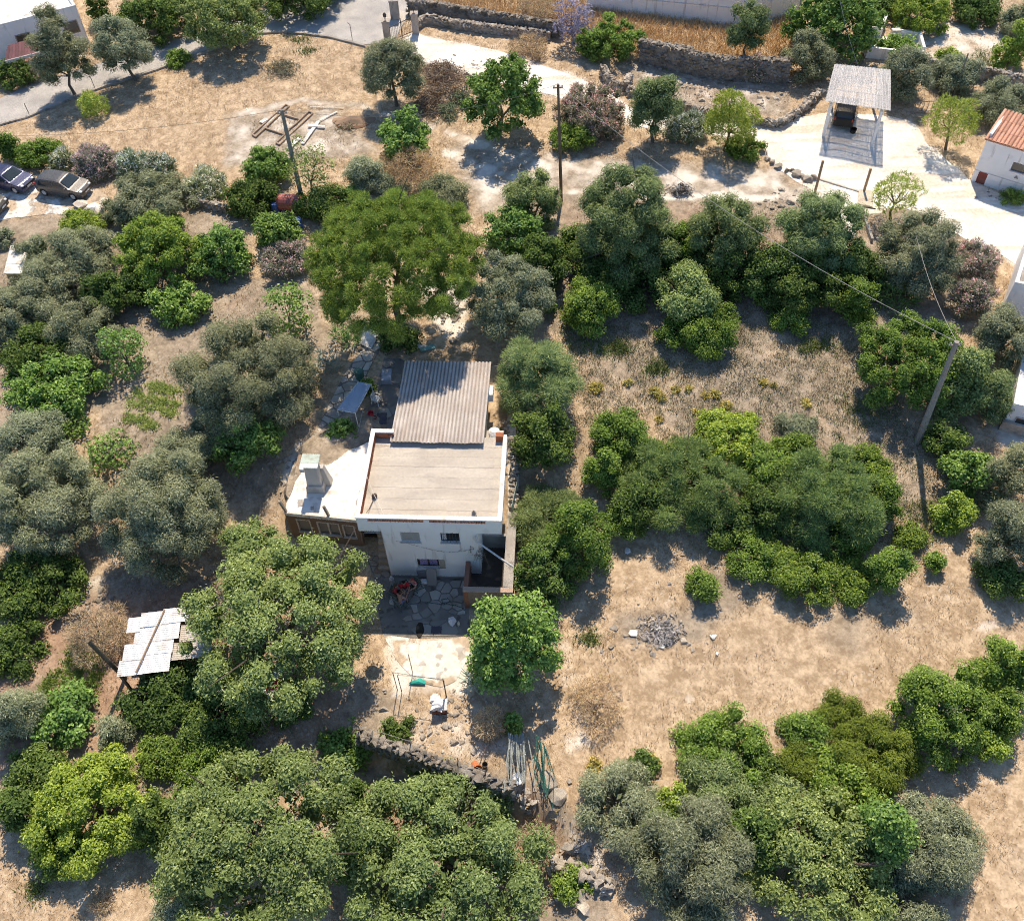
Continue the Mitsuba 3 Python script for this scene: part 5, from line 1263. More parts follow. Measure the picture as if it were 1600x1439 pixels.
# ---------------------------------------------------------------- stone walls
def stone_wall(name, label, line_px, h, th=.5, size=.26, seed=0, top=True, stone='field_stone'):
    r = np.random.default_rng(seed)
    pts = np.array([at(u, v)[:2] for u, v in line_px])
    ls = LineString(pts)
    k = thing(name, label, 'wall')
    n = max(2, int(ls.length / 1.0))
    q = np.array([ls.interpolate(i / n, normalized=True).coords[0] for i in range(n + 1)])
    core = []
    for a, b in zip(q[:-1], q[1:]):
        za = min(float(G(*(a))), float(G(*b)))
        core.append(beam([*a, za + h / 2 - .25], [*b, za + h / 2 - .25], th * .8, h + .35))
    part(k, 'core', cat_mesh(core), stone)
    ms = []
    d = 0
    while d < ls.length:
        c = np.array(ls.interpolate(d).coords[0]); c2 = np.array(ls.interpolate(min(ls.length, d + .1)).coords[0])
        if np.allclose(c, c2): c = np.array(ls.interpolate(d - .1).coords[0])
        e = (c2 - c) / (np.linalg.norm(c2 - c) + 1e-9); nn = np.array([e[1], -e[0]])
        if nn[1] > 0: nn = -nn
        zb = float(G(*c))
        z = 0.0
        while z < h + size * .2:
            s = size * r.uniform(.7, 1.3)
            m = hull_stone(r, s * .62, .75, 9)
            pp = c + nn * (th * .4 + r.uniform(-.05, .05)) + e * r.uniform(-.1, .1)
            m.apply_translation([pp[0], pp[1], zb + z + s * .3]); ms.append(m)
            z += s * .85
        for t in ((-.3, .1) if top else ()):
            m = hull_stone(r, size * .75, .6, 9); pp = c + nn * th * t
            m.apply_translation([pp[0], pp[1], zb + h + .02]); ms.append(m)
        d += size * 1.05
    part(k, 'stones', cat_mesh(ms), stone, kind='stuff')
    return k

stone_wall('stone_wall', 'rough dry stone wall running right from the gate along the upper terrace', [(640, 22), (700, 30), (760, 40), (830, 52), (878, 58)], 1.3, .6, .34, 1, stone='dark_stone')
stone_wall('stone_wall', 'low plastered wall curving away from the gate pillar beside the track', [(652, 46), (666, 36), (720, 46), (800, 56), (860, 62)], .7, .45, .34, 2)
stone_wall('stone_wall', 'tall dark retaining wall of stone under the long white building', [(1000, 96), (1080, 116), (1130, 124), (1230, 128)], 1.9, .6, .34, 3, stone='dark_stone')
stone_wall('stone_wall', 'upper step of the stone terrace beneath the long white building', [(998, 80), (1080, 96)], 1.1, .5, .32, 4, stone='dark_stone')
stone_wall('stone_wall', 'curved stone bastion at the corner of the rubble terrace', [(942, 118), (950, 132), (962, 143), (975, 144), (985, 128)], .8, .5, .3, 5)
stone_wall('stone_wall', 'low kerb wall rounding the rubble terrace left of the carport', [(985, 148), (1055, 168), (1100, 180), (1180, 194), (1212, 200), (1236, 188), (1262, 168), (1280, 150)], .55, .45, .32, 6)
stone_wall('stone_wall', 'stone wall behind the olives right of the carport', [(1432, 108), (1480, 118), (1530, 124), (1600, 140)], 1.0, .5, .32, 7)
stone_wall('stone_wall', 'lower garden retaining wall of rough stones with hanging net', [(566, 1158), (610, 1176), (660, 1192), (720, 1214), (770, 1232), (806, 1242)], 1.05, .5, .3, 8, stone='dark_stone')
stone_wall('stone_wall', 'edging wall of stones right of the parked cars', [(285, 312), (320, 324), (356, 332)], .5, .4, .3, 9)
stone_wall('stone_wall', 'white limestone kerb going down the slope at the bottom', [(862, 1352), (900, 1362), (930, 1376), (958, 1394)], .45, .6, .38, 10)
stone_wall('stone_wall', 'edge of white stones along the right flank of the house', [(803, 700), (804, 760), (803, 810)], .9, .35, .3, 12)
# boulders along the track
for i, (u, v, s) in enumerate([(1206, 255, .3), (1216, 262, .32), (1228, 268, .3), (1237, 268, .26), (1245, 274, .4), (1253, 278, .3), (1262, 283, .45), (1271, 280, .4), (1198, 250, .25)]):
    solo('boulder', 'grey boulder edging the white track, ' + ['second from the left end of the row', 'third from the left end of the row', 'fourth from the left end, small', 'in the middle of the row, small', 'large, right of the middle of the row', 'third from the right end of the row', 'largest, second from the right end', 'at the right end, near the wooden post', 'smallest, at the left end'][i], 'boulder', hull_stone(rg, s, .8, 16).apply_translation(at(u, v) + [0, 0, s * .35]), 'field_stone', group='boulders edging the white track')
for i, (u, v, s, lab) in enumerate([(150, 335, .9, 'pale flat boulder heap right of the grey car'), (128, 322, .55, 'white boulder behind the front of the grey car'), (165, 322, .6, 'pale boulder under the small grey olive shrub'), (872, 1246, .45, 'grey boulder at the foot of the hanging nets'), (858, 1222, .5, 'brown boulder beside the green net'), (926, 1148, .3, 'small pale rock'), (1012, 1004, .3, 'rock by the ash heap')][:5]):
    solo('rock', lab, 'rock', hull_stone(rg, s, .6, 22).apply_translation(at(u, v) + [0, 0, s * .3]), 'field_stone' if i > 2 else 'dust')

# ---------------------------------------------------------------- gate
gt = thing('entrance_gate', 'iron gate standing between two stone pillars at the head of the white track', 'gate')
P0, P1 = at(607, 66), at(650, 55)
for p, lab in ((at(606, 64), 'left gate pillar with a lantern'), (at(650, 52), 'right gate pillar with a lantern')):
    k = part(gt, 'pillar', cat_mesh([bx(-.3, .3, -.3, .3, -.2, 1.75), bx(-.36, .36, -.36, .36, 1.75, 1.85)]).apply_translation(p), 'matte', (.42, .38, .34), label=lab)
    part(k, 'lantern', cat_mesh([lathe([(0, 0), (.04, 0), (.04, .25), (.14, .3), (.16, .55), (.05, .68), (0, .7)], 8)]).apply_translation(p + [0, 0, 1.85]), 'matte', (.08, .08, .08))
a, b = at(611, 66), at(646, 52)
e = b - a
leaf = [beam(a + e * 0 + [0, 0, .15], a + e * .97 + [0, 0, .15], .05, .05), beam(a + [0, 0, 1.3], a + e * .97 + [0, 0, 1.45], .05, .05)]
for i in range(15):
    s = i / 14 * .97
    leaf.append(tube([a + e * s + [0, 0, .12], a + e * s + [0, 0, 1.3 + .15 * s]], .016, 5))
leaf.append(tube([a + e * .5 + [0, 0, 0], a + e * .5 + [0, 0, 1.75]], .05, 6))
part(gt, 'gate_leaf', cat_mesh(leaf), 'matte', (.09, .09, .095))
solo('wall_pillar', 'weathered stone pillar on the lane left of the dry stone wall', 'pillar', cat_mesh([bx(-.4, .4, -.35, .35, -.3, 1.7), bx(-.46, .46, -.4, .4, 1.7, 1.8)]).apply_translation(at(618, 30)), 'concrete')
for i, (u, v, h) in enumerate([(551, 66, 1.6), (148, 138, .9), (46, 180, .9), (300, 98, .9)]):
    b0 = at(u, v)
    solo('fence_post', ['bent iron post on the kerb where the lane meets the gate', 'thin iron post on the kerb between the two lane olives', 'thin iron post on the kerb at the left end of the lane', 'thin iron post on the kerb beside the small dark green bush'][i], 'post', tube([b0 - [0, 0, .2], b0 + [0, 0, h], b0 + [-.2 if i == 0 else 0, 0, h + .15]], .03, 5), 'matte', (.12, .11, .10))

# ---------------------------------------------------------------- poles and cables
def pole(base, top_px, label, r0, r1, bsdf, col, name='power_pole', arm=True, h0=8.0):
    b0 = at(*base)
    hs = np.linspace(1.5, 12, 210)
    # lean so that the head stands where the photograph shows it
    d = ray(*top_px)
    t = np.linspace(20, 160, 4000)
    pts = EYE + d * t[:, None]
    k = np.argmin(np.abs(np.linalg.norm(pts - b0, axis=1) - h0) + 3 * np.linalg.norm(pts[:, :2] - b0[:2], axis=1))
    top = pts[k]
    key = thing(name, label, 'pole')
    part(key, 'shaft', tube([b0 - (top - b0) * .06, b0 + (top - b0) * .5, top], [r0, (r0 + r1) / 2, r1], 10), bsdf, col, smooth=False)
    if arm:
        part(key, 'crossarm', beam(top + [-.35, 0, -.25], top + [.35, 0, -.25], .07, .09), 'matte', (.3, .29, .28))
        for s in (-.28, .28):
            part(key, 'insulator', lathe([(0, 0), (.04, 0), (.05, .06), (.03, .14), (0, .15)], 8).apply_translation(top + [s, 0, -.2]), 'satin', (.5, .48, .45))
    return b0, top
GREY = (.30, .29, .275)
_, t1 = pole((473, 316), (440, 172), 'grey concrete pole rising between the light bush and the wispy tree', .19, .12, 'matte', (.25, .26, .24), h0=8.2)
_, t2 = pole((877, 314), (872, 132), 'slender brown wooden pole above the hedge row', .13, .09, 'matte', (.19, .14, .10), h0=9.6)
_, t3 = pole((1433, 692), (1495, 534), 'tall grey concrete pole before the very large rounded bush', .21, .13, 'matte', (.33, .31, .29), h0=8.3)
_, t4 = pole((196, 1060), (137, 1001), 'dark leaning wooden pole beside the tin roofed shed', .12, .10, 'matte', (.10, .095, .075), arm=False, h0=5.0)
_, t5 = pole((1490, 150), (1513, 84), 'thin leaning pole among the olives right of the carport', .09, .06, 'matte', (.25, .24, .20), arm=False, h0=4.6)
def cable(label, p, q, sag, r=.016, col=(.42, .41, .40)):
    t = np.linspace(0, 1, 15)[:, None]
    pts = p * (1 - t) + q * t - np.array([0, 0, 1.0]) * sag * 4 * t * (1 - t)
    return solo('power_cable', label, 'cable', tube(pts, r, 4), 'matte', col)
cable('cable from the right hand concrete pole to the wooden pole', t3, t2, 1.2, .02, (.5, .49, .47))
cable('cable from the left concrete pole out over the straw field to the left edge', t1, atz(-20, 213, 9.5), .5, .014, (.2, .2, .2))
cable('cable between the left concrete pole and the wooden pole', t1, t2, 1.3, .012, (.25, .25, .25))
cable('cable running down from the top edge to the carport roof', atz(1311, -5, 11.0), atz(1340, 101, 7.0), .2, .014, (.55, .54, .52))
cable('thin cable from the right hand concrete pole up past the pink oleander', t3, atz(1432, 370, 8.0), .4, .014, (.4, .39, .38))

# ---------------------------------------------------------------- carport
cp = thing('carport', 'open carport on white posts under a pale reed mat roof', 'carport')
ca, cb, cd, cc = np.array([25.38, 66.5, 6.95]), np.array([29.94, 64.74, 6.95]), np.array([27.35, 71.6, 7.15]), np.array([31.5, 70.3, 7.15])
def cpt(s, t, dz=0.0): return (ca * (1 - s) + cb * s) * (1 - t) + (cd * (1 - s) + cc * s) * t + [0, 0, dz]
reeds = []
for row in range(3):
    for i in range(150):
        s = (i + rg.uniform(-.25, .25)) / 150
        t0, t1_ = row / 3 - .01 + rg.uniform(-.008, .012), (row + 1) / 3 + .012 + rg.uniform(-.01, .01)
        reeds.append((tube([cpt(s, t0, .03 + .012 * row + rg.uniform(0, .012)), cpt(s, t1_, .03 + .012 * row + rg.uniform(0, .012))], .0125, 4), np.array((.64, .635, .63)) * rg.uniform(.78, 1.15)))
for row in range(3):
    q = reeds[row * 150:(row + 1) * 150]
    part(cp, 'reed_mat', cat_mesh([m for m, _ in q]), 'blade', np.vstack([np.repeat([c], len(m.vertices), 0) for m, c in q]), kind='stuff')
for t in np.linspace(.03, .97, 7):
    part(cp, 'roof_batten', beam(cpt(0, t, -.03), cpt(1, t, -.03), .07, .06), 'matte', (.42, .38, .33))
for s in (.1, .88):
    part(cp, 'roof_beam', beam(cpt(s, 0, -.12), cpt(s, 1, -.12), .12, .12), 'matte', (.55, .52, .48))
for s, t in ((.1, .1), (.88, .06), (.1, .96), (.88, .96)):
    p = cpt(s, t, -.18)
    zb = float(G(p[0], p[1]))
    part(cp, 'post', cat_mesh([bx(p[0] - .1, p[0] + .1, p[1] - .1, p[1] + .1, zb - .2, p[2])]), 'whitewash')

# ---------------------------------------------------------------- cars
def car(name, label, loc, heading, paint, L=4.15, finish='gloss', Wd=1.76, Ht=1.46, wagon=False):
    """A hatchback: body with wheel arches, cabin with glass, wheels, lamps, mirrors."""
    h = L / 2
    prof = [(-h, .32), (-h + .03, .62), (-h + .08, .92), (-h + .38 if not wagon else -h + .25, Ht - .1), (-h + .85, Ht), (.05, Ht), (.42, Ht - .06), (1.12, .96), (h - .25, .80), (h - .05, .66), (h, .5), (h - .02, .28), (h - .3, .2), (-h + .3, .22)]
    def ext(poly, wd):
        cs = m3.CrossSection([np.array(poly)[::1]])
        if cs.area() < 1e-6: cs = m3.CrossSection([np.array(poly)[::-1]])
        m = m3.Manifold.extrude(cs, wd).translate([0, 0, -wd / 2]).rotate([90, 0, 0])
        return m
    def warp(m):
        m = m.refine_to_length(.16)
        def f(v):
            v = np.array(v)
            x, y, z = v[:, 0], v[:, 1], v[:, 2]
            k = 1 - .20 * np.clip((z - .85) / (Ht - .85), 0, 1) ** 1.2 - .05 * np.clip((.55 - z) / .4, 0, 1)
            k *= 1 - .14 * np.clip((np.abs(x) - h * .62) / (h * .38), 0, 1) ** 2
            e = np.abs(y) / (Wd / 2)
            z2 = z - .05 * e ** 4 * np.clip((z - .8) / .4, 0, 1)
            x2 = x * (1 - .03 * e ** 3 * np.clip((np.abs(x) - h * .7) / (h * .3), 0, 1))
            return np.stack([x2, y * k, z2], 1)
        return m.warp_batch(f)
    bodyp = ext(prof, Wd)
    for wx in (-h + .78, h - .82):
        bodyp -= m3.Manifold.cylinder(Wd + .4, .36, .36, 20, True).rotate([90, 0, 0]).translate([wx, 0, .31])
    M = np.eye(4); c, s = math.cos(heading), math.sin(heading)
    M[:3, :3] = [[c, -s, 0], [s, c, 0], [0, 0, 1]]; M[:3, 3] = loc
    def X(m):
        if hasattr(m, 'to_mesh'):
            q = m.to_mesh(); m = trimesh.Trimesh(q.vert_properties[:, :3], q.tri_verts, process=False)
        m = m.copy(); m.apply_transform(M); return m
    def solid(m):
        q = m.to_mesh(); return trimesh.Trimesh(q.vert_properties[:, :3], q.tri_verts, process=True)
    k = thing(name, label, 'car')
    shell = solid(warp(bodyp))
    part(k, 'body', X(shell), finish, smooth=32)
    # glass: thin shells proud of the cabin
    def glass(poly, wd, nm, cut=None):
        g = ext(poly, wd)
        if cut: g = g - ext(poly, cut)
        part(k, nm, X(solid(warp(g))), 'dark_glass')
    for sy in (-1, 1):
        for pl in ([(-h + .5, .98), (-h + .62, Ht - .13), (-.3, Ht - .09), (-.3, .98)], [(-.24, .98), (-.24, Ht - .09), (.34, Ht - .14), (.98, .98)]):
            g_ = ext(pl, Wd + .015) - ext(pl, Wd - .06)
            g_ = g_ ^ m3.Manifold.cube([9, 3, 4], True).translate([0, sy * 1.5, 1])
            part(k, 'side_window', X(solid(warp(g_))), 'dark_glass')
    glass([(.47, Ht - .07), (1.10, .985), (1.13, 1.0), (.50, Ht - .045)], Wd * .86, 'windscreen')
    glass([(-h + .13, 1.0), (-h + .42, Ht - .1), (-h + .39, Ht - .085), (-h + .10, 1.01)], Wd * .8, 'rear_window')
    for wx in (-h + .78, h - .82):
        for sy in (-1, 1):
            w = part(k, 'wheel', X(lathe([(0, -.09), (.22, -.1), (.31, -.07), (.31, .07), (.22, .1), (0, .09)], 18).apply_transform(trimesh.transformations.rotation_matrix(math.pi / 2, [1, 0, 0])).apply_translation([wx, sy * (Wd / 2 - .13), .31])), 'matte', (.03, .03, .03))
            part(w, 'rim', X(lathe([(0, .0), (.20, .0), (.19, .02), (.06, .012), (0, .02)], 10).apply_transform(trimesh.transformations.rotation_matrix(-sy * math.pi / 2, [1, 0, 0])).apply_translation([wx, sy * (Wd / 2 - .025), .31])), 'satin', (.45, .45, .46))
    for sy in (-1, 1):
        part(k, 'headlight', X(trimesh.creation.icosphere(2, 1).apply_transform(np.diag([.2, .16, .075, 1])).apply_translation([h - .22, sy * Wd * .33, .68])), 'satin', (.72, .74, .76), smooth=True)
        part(k, 'tail_light', X(bx(-h - .01, -h + .14, sy * Wd * .38 - .06, sy * Wd * .38 + .06, .78, .98)), 'satin', (.35, .03, .02))
        part(k, 'mirror', X(trimesh.creation.icosphere(1, 1).apply_transform(np.diag([.07, .1, .065, 1])).apply_translation([.86, sy * (Wd / 2 + .04), 1.0])), 'gloss', paint, smooth=True)
    part(k, 'number_plate', X(bx(h - .03, h + .015, -.26, .26, .42, .53)), 'satin', (.75, .75, .74))
    part(k, 'grille', X(bx(h - .06, h + .008, -.5, .5, .56, .66)), 'satin', (.03, .03, .03))
    return k
p, q = at(72, 303), at(134, 306)
car('parked_car', 'grey hatchback parked in front of the oleanders at the left', at(104, 301) + [0, 0, .04], math.radians(-17), (.13, .128, .125), finish='grey_paint')
car('parked_car', 'dark blue car cut by the left edge, parked behind the grey hatchback', at(16, 290) + [0, 0, .04], math.radians(-22), (.035, .045, .11), finish='blue_paint', L=4.3)
car('parked_car', 'dark car of which only the front corner shows at the left edge', at(-28, 328) + [0, 0, .04], math.radians(-12), (.012, .012, .013), finish='black_paint', L=4.2)
cc_ = (cpt(.36, .42))
car('parked_car', 'black car standing in the shade of the carport', np.array([cc_[0] + .45, cc_[1] + 1.0, G(cc_[0] + .45, cc_[1] + 1.0) + .04]), math.radians(69) + math.pi * 0, (.012, .012, .013), L=4.0, finish='black_paint')
solo('black_bucket', 'black bucket standing behind the car in the carport shade', 'bucket', lathe([(0, 0), (.2, 0), (.27, .38), (.25, .38), (.19, .05), (0, .05)], 12).apply_translation(at(1332, 208)), 'matte', (.02, .02, .02))
fr_ = []
fa, fb = at(1426, 178), at(1460, 176)
fr_ = [beam(fa + [0, 0, .15], fb + [0, 0, .15], .05, .05), beam(fa + [0, 0, 1.0], fb + [0, 0, 1.0], .05, .05)] + [beam(fa + (fb - fa) * s + [0, 0, .0], fa + (fb - fa) * s + [0, 0, 1.0], .04, .04) for s in np.linspace(0, 1, 6)]
solo('metal_bed_frame', 'old metal frame leaning upright under the olive right of the carport', 'frame', cat_mesh(fr_), 'matte', (.36, .35, .34))

# ---------------------------------------------------------------- culvert, posts, slab by the white track
cv = thing('culvert', 'concrete box culvert with a dark opening beside the pale young tree', 'culvert')
k0, k1 = at(1345, 322), at(1369, 326)
part(cv, 'wall', beam([k0[0], k0[1] + .6, k0[2] - .3], [k0[0] - .35, k0[1] - 4.2, k0[2] - .3], .18, 1.0), 'concrete')
part(cv, 'slab', beam([k0[0], k0[1] + .9, k0[2] + .16], [k1[0], k1[1] + .9, k1[2] + .16], 2.0, .14), 'matte', (.62, .55, .45))
part(cv, 'mouth', beam([k0[0] + .15, k0[1] - .14, k0[2] - .28], [k1[0] - .1, k1[1] - .14, k1[2] - .28], .1, .72), 'matte', (.045, .03, .025))
for i, (b_, t_) in enumerate([((1273, 302), (1289, 248)), ((1349, 302), (1363, 263))]):
    b0 = at(*b_); h_ = 2.75 if i == 0 else 2.1
    solo('wooden_post', ['square wooden post at the left end of the concrete kerb by the track', 'square wooden post above the culvert opening'][i], 'post', beam(b0 - [0, 0, .3], b0 + [0, 0, h_], .15, .15), 'matte', (.40, .29, .20))
solo('kerb_beam', 'thin concrete kerb beam between the two wooden posts', 'kerb', beam(at(1279, 281) + [0, 0, .06], at(1349, 303) + [0, 0, .06], .18, .16), 'matte', (.62, .58, .52))

# ---------------------------------------------------------------- frames and planks in the straw field
fm = thing('timber_frame', 'H shaped frame of brown timbers lying on the pale earth by the concrete pole', 'frame')
def tb(parent, u0, v0, u1, v1, w=.11, h=.16, col=(.36, .28, .22), dz=.07, name='timber'):
    a, b = at(u0, v0), at(u1, v1)
    part(parent, name, beam(a + [0, 0, dz], b + [0, 0, dz], w, h), 'matte', np.array(col) * rg.uniform(.85, 1.2))
for s in ((395, 212, 447, 165), (400, 216, 452, 168), (395, 212, 400, 216), (447, 165, 452, 168), (414, 202, 444, 212), (417, 199, 434, 184), (432, 225, 483, 176), (437, 228, 489, 179), (432, 225, 437, 228), (483, 176, 489, 179), (440, 180, 470, 189), (452, 204, 465, 194)):
    tb(fm, *s)
for i, s in enumerate([(473, 227, 498, 192), (498, 192, 527, 177), (482, 199, 508, 201), (450, 236, 468, 218), (485, 170, 537, 171), (408, 194, 417, 188)]):
    a, b = at(*s[:2]), at(*s[2:])
    solo('white_plank', ['longest white plank right of the timber frame', 'thin pale plank running up from the longest white plank', 'short white plank crossing the longest one', 'white plank at the foot of the concrete pole', 'thin pale lath above the white planks', 'short white board left of the timber frame'][i], 'plank', beam(a + [0, 0, .12 + .05 * (i == 2)], b + [0, 0, .12 + .05 * (i == 2)], [.3, .12, .25, .35, .07, .4][i], .05), 'matte', (.78, .77, .74))
# soak pit
ctr = at(550, 198)
ang = np.linspace(0, 2 * np.pi, 26)[:-1]
rim = np.stack([ctr[0] + 1.55 * np.cos(ang) * (1 + .15 * np.sin(3 * ang)), ctr[1] + .75 * np.sin(ang) * (1 + .12 * np.cos(2 * ang))], 1)
lump = hull_stone(rg, 1.0, .25, 40)
solo('dug_earth', 'low bank of dug earth behind the brushwood pit in the straw field', 'earth', sheet(Polygon(rim + [0.1, .75]).buffer(.2), .0, .3, zf=lambda x, y: G(x, y) + .42 * np.exp(-(((x - ctr[0]) / 1.2) ** 2 + ((y - ctr[1] - .75) / .45) ** 2))), 'matte', (.34, .24, .17))
part(None, 'pit', sheet(Polygon(rim).buffer(-.25), .03, .3), 'matte', (.15, .075, .05)); labels['pit'] = {'label': 'shallow dark red pit with dry sticks beside the gate olive', 'category': 'pit', 'kind': 'structure'}
def sticks(name, label, cat, spots, n, L, r0, cols, seed, flat=.25, kind=None):
    r = np.random.default_rng(seed); ms, cs = [], []
    for cx, cy, rx, ry, hh in spots:
        for _ in range(n):
            a, b = np.clip(r.normal(size=2) * .5, -1.1, 1.1)
            p = at(cx + rx * a, cy + ry * b)
            hmax = hh * max(0, 1 - a * a - b * b)
            p = p + [0, 0, hmax * r.uniform(.1, 1.0) + .03]
            d = r.normal(size=3) * [1, 1, flat]; d /= np.linalg.norm(d)
            l = L * r.uniform(.5, 1.3)
            m = tube([p - d * l / 2, p + r.normal(scale=.06, size=3), p + d * l / 2 + [0, 0, .0]], [r0, r0 * .8, r0 * .3], 3)
            ms.append(m); cs.append(np.repeat([np.array(cols[r.integers(len(cols))]) * r.uniform(.75, 1.25)], len(m.vertices), 0))
    return solo(name, label, cat, cat_mesh(ms), 'blade', np.vstack(cs), kind=kind)
BR = [(.24, .18, .13), (.32, .26, .20), (.17, .12, .09)]
sticks('stick_pile', 'few dry sticks lying in the pit by the gate olive', 'sticks', [(540, 200, 18, 8, .2)], 60, .9, .025, [(.4, .34, .26), (.3, .25, .18), (.10, .13, .07)], 1)
sticks('brush_heap', 'big heap of dead brown brushwood left of the bright fig', 'brush heap', [(700, 140, 46, 30, 1.5), (672, 165, 22, 24, .9), (690, 118, 34, 18, 1.0)], 620, .95, .022, BR + [(.36, .31, .26)], 2, .45)
sticks('palm_fronds', 'cut green palm fronds thrown on the brown brush heap', 'palm fronds', [(702, 178, 18, 14, .8), (720, 160, 16, 10, 1.0)], 130, 1.0, .03, [(.10, .15, .09), (.16, .21, .12), (.2, .24, .16)], 3, .35)
sticks('cut_branches', 'heap of cut grey green olive branches in the straw field', 'branches', [(442, 110, 30, 15, .6)], 420, .6, .022, [(.19, .21, .14), (.25, .26, .19), (.14, .13, .09)], 4, .5)
sticks('ash_heap', 'burnt heap with grey ash and black sticks in the straw field', 'ash heap', [(1032, 985, 34, 22, .18), (1040, 1000, 14, 8, .2)], 260, .45, .025, [(.5, .48, .47), (.32, .31, .31), (.05, .05, .05), (.62, .6, .58)], 5, .4)
sticks('debris_heap', 'grey debris heap with a light panel on the straw track above the hedge row', 'debris heap', [(1064, 300, 18, 10, .6)], 160, .6, .035, [(.55, .54, .52), (.36, .35, .34), (.12, .11, .1)], 6, .6)
for i, (u, v, s, lab) in enumerate([(991, 990, .34, 'white broken slab left of the ash heap'), (1028, 982, .3, 'white rag on top of the ash heap'), (1115, 996, .26, 'white scrap right of the ash heap'), (1036, 1012, .25, 'pale scrap below the ash heap'), (1121, 1022, .14, 'tiny white scrap in the straw field'), (980, 862, .3, 'white scrap at the edge of the field bushes')]):
    solo('white_scrap', lab, 'scrap', hull_stone(rg, s * .8, .18, 12).apply_translation(at(u, v) + [0, 0, .08]), 'matte', (.78, .79, .78))

# ---------------------------------------------------------------- vegetable rows
def crop(name, label, rows, n, L, cols, seed):
    r = np.random.default_rng(seed)
    for i, (u0, v0, u1, v1) in enumerate(rows):
        a, b = at(u0, v0)[:2], at(u1, v1)[:2]
        t = r.random(n)[:, None]
        P = a * (1 - t) + b * t + r.normal(scale=.16, size=(n, 2))
        m, c = blades(r, P, 9, L, (.05, .10), cols, .14, .75)
        solo(name, label[i], 'crop row', m, 'leaf', c, kind='stuff')
crop('crop_row', ['tall green row of crops, uppermost of the garden patch in the orchard', 'second green row of crops in the garden patch', 'third green row of crops in the garden patch', 'lowest short green row of crops in the garden patch'],
     [(232, 602, 284, 614), (208, 616, 282, 634), (200, 630, 276, 648), (196, 650, 246, 668)], 70, (.2, .45), [(.36, .46, .13), (.50, .58, .22), (.28, .38, .11)], 8)
crop('vine_row', ['leftmost green vegetable row left of the tin roofed shed', 'middle green vegetable row left of the tin roofed shed', 'right green vegetable row left of the tin roofed shed', 'short green row nearest the leaning wooden pole'],
     [(96, 1082, 116, 1010), (120, 1076, 132, 1016), (144, 1080, 154, 1022), (66, 1090, 88, 1050)], 55, (.2, .42), [(.18, .27, .06), (.28, .37, .10), (.15, .21, .06)], 9)

# ---------------------------------------------------------------- tin roofed shed
ts = thing('tin_shed', 'open shed roofed with bright corrugated zinc sheets under the loose leaved tree', 'shed')
tz = float(at(235, 1010)[2]) + 2.1
q0, q1, q2, q3 = atz(184, 1056, tz), atz(256, 1048, tz), atz(290, 948, tz + .25), atz(206, 962, tz + .25)
ex = (q1 - q0); Lx = np.linalg.norm(ex); ang_t = math.atan2(ex[1], ex[0]); Ly = np.linalg.norm((q3 - q0)[:2])
def TS(m): return place(m, (q0[0], q0[1], tz), ang_t)
def rot90(m):
    v = m.vertices.copy(); m.vertices = np.column_stack([v[:, 1], v[:, 0], v[:, 2]]); m.faces = m.faces[:, ::-1]; return m
def zs(x0, x1, y0, y1, dz, label=None, tilt=0.0, bs='zinc'):
    m = rot90(corrugated(y0, y1, x0, x1, dz, dz + tilt, .12, .014))
    m.vertices[:, 2] += .07 * (m.vertices[:, 1] / Ly)
    part(ts, 'roof_sheet', TS(m), bs, label=label)
zs(-.05, 1.5, -.05, .85, 0); zs(.1, 1.5, .8, 1.75, .02, tilt=.02); zs(1.25, 2.6, -.05, 1.1, .035); zs(1.3, 2.65, 1.0, 1.8, .05)
zs(.55, 1.75, 1.7, 2.7, .04); zs(1.5, 2.9, 1.75, 2.75, .07, tilt=.03); zs(.1, .8, 2.4, 3.3, .08); zs(.75, 2.2, 2.65, 3.5, .09); zs(1.9, 3.3, 2.7, 3.6, .12)
zs(2.6, 4.6, .6, 1.6, -.1, bs='fibre_cement', label='weathered brown sheet under the tree'); zs(2.9, 4.9, 1.6, 2.6, -.06, bs='fibre_cement'); zs(3.2, 5.2, 2.6, 3.6, -.02, bs='fibre_cement')
part(ts, 'roof_batten', TS(beam([.95, .0, .13], [2.0, 3.5, .28], .07, .05)), 'matte', (.30, .22, .16))
for x, y in ((.1, .05), (2.4, .05), (.3, 3.2), (3.1, 3.4), (4.6, .8)):
    z0 = float(G(*(TS(trimesh.Trimesh([[x, y, 0]], [[0, 0, 0]], process=False)).vertices[0][:2])))
    part(ts, 'post', TS(bx(x - .06, x + .06, y - .06, y + .06, z0 - tz - .3, .0)), 'matte', (.22, .16, .11))
part(ts, 'wall', TS(bx(.15, 3.0, 3.25, 3.32, -2.3, -.1)), 'matte', (.20, .15, .11))
# things under the tree
for i, (u, v, s, col, lab) in enumerate([(425, 1076, .62, (.50, .02, .03), 'red tarpaulin bundle under the huge loose leaved tree'), (411, 1078, .5, (.03, .05, .32), 'blue tarpaulin bundle left of the red one')]):
    solo('tarpaulin_bundle', lab, 'tarpaulin', hull_stone(rg, s, .6, 24).apply_translation(at(u, v) + [0, 0, .3]), 'satin', col)
k = thing('metal_sheet_pile', 'pile of bent shiny metal sheets at the foot of the huge loose leaved tree', 'metal sheets')
for i, (u0, v0, u1, v1) in enumerate([(325, 1078, 400, 1090), (335, 1082, 410, 1096), (350, 1084, 430, 1092)]):
    part(k, 'sheet', beam(at(u0, v0) + [0, 0, .5 + .05 * i], at(u1, v1) + [0, 0, .35 + .06 * i], .5, .02), 'zinc')
solo('white_board', 'pale board lying above the red tarpaulin bundle', 'board', beam(at(428, 1063) + [0, 0, .5], at(444, 1060) + [0, 0, .6], .3, .04), 'matte', (.66, .7, .74))
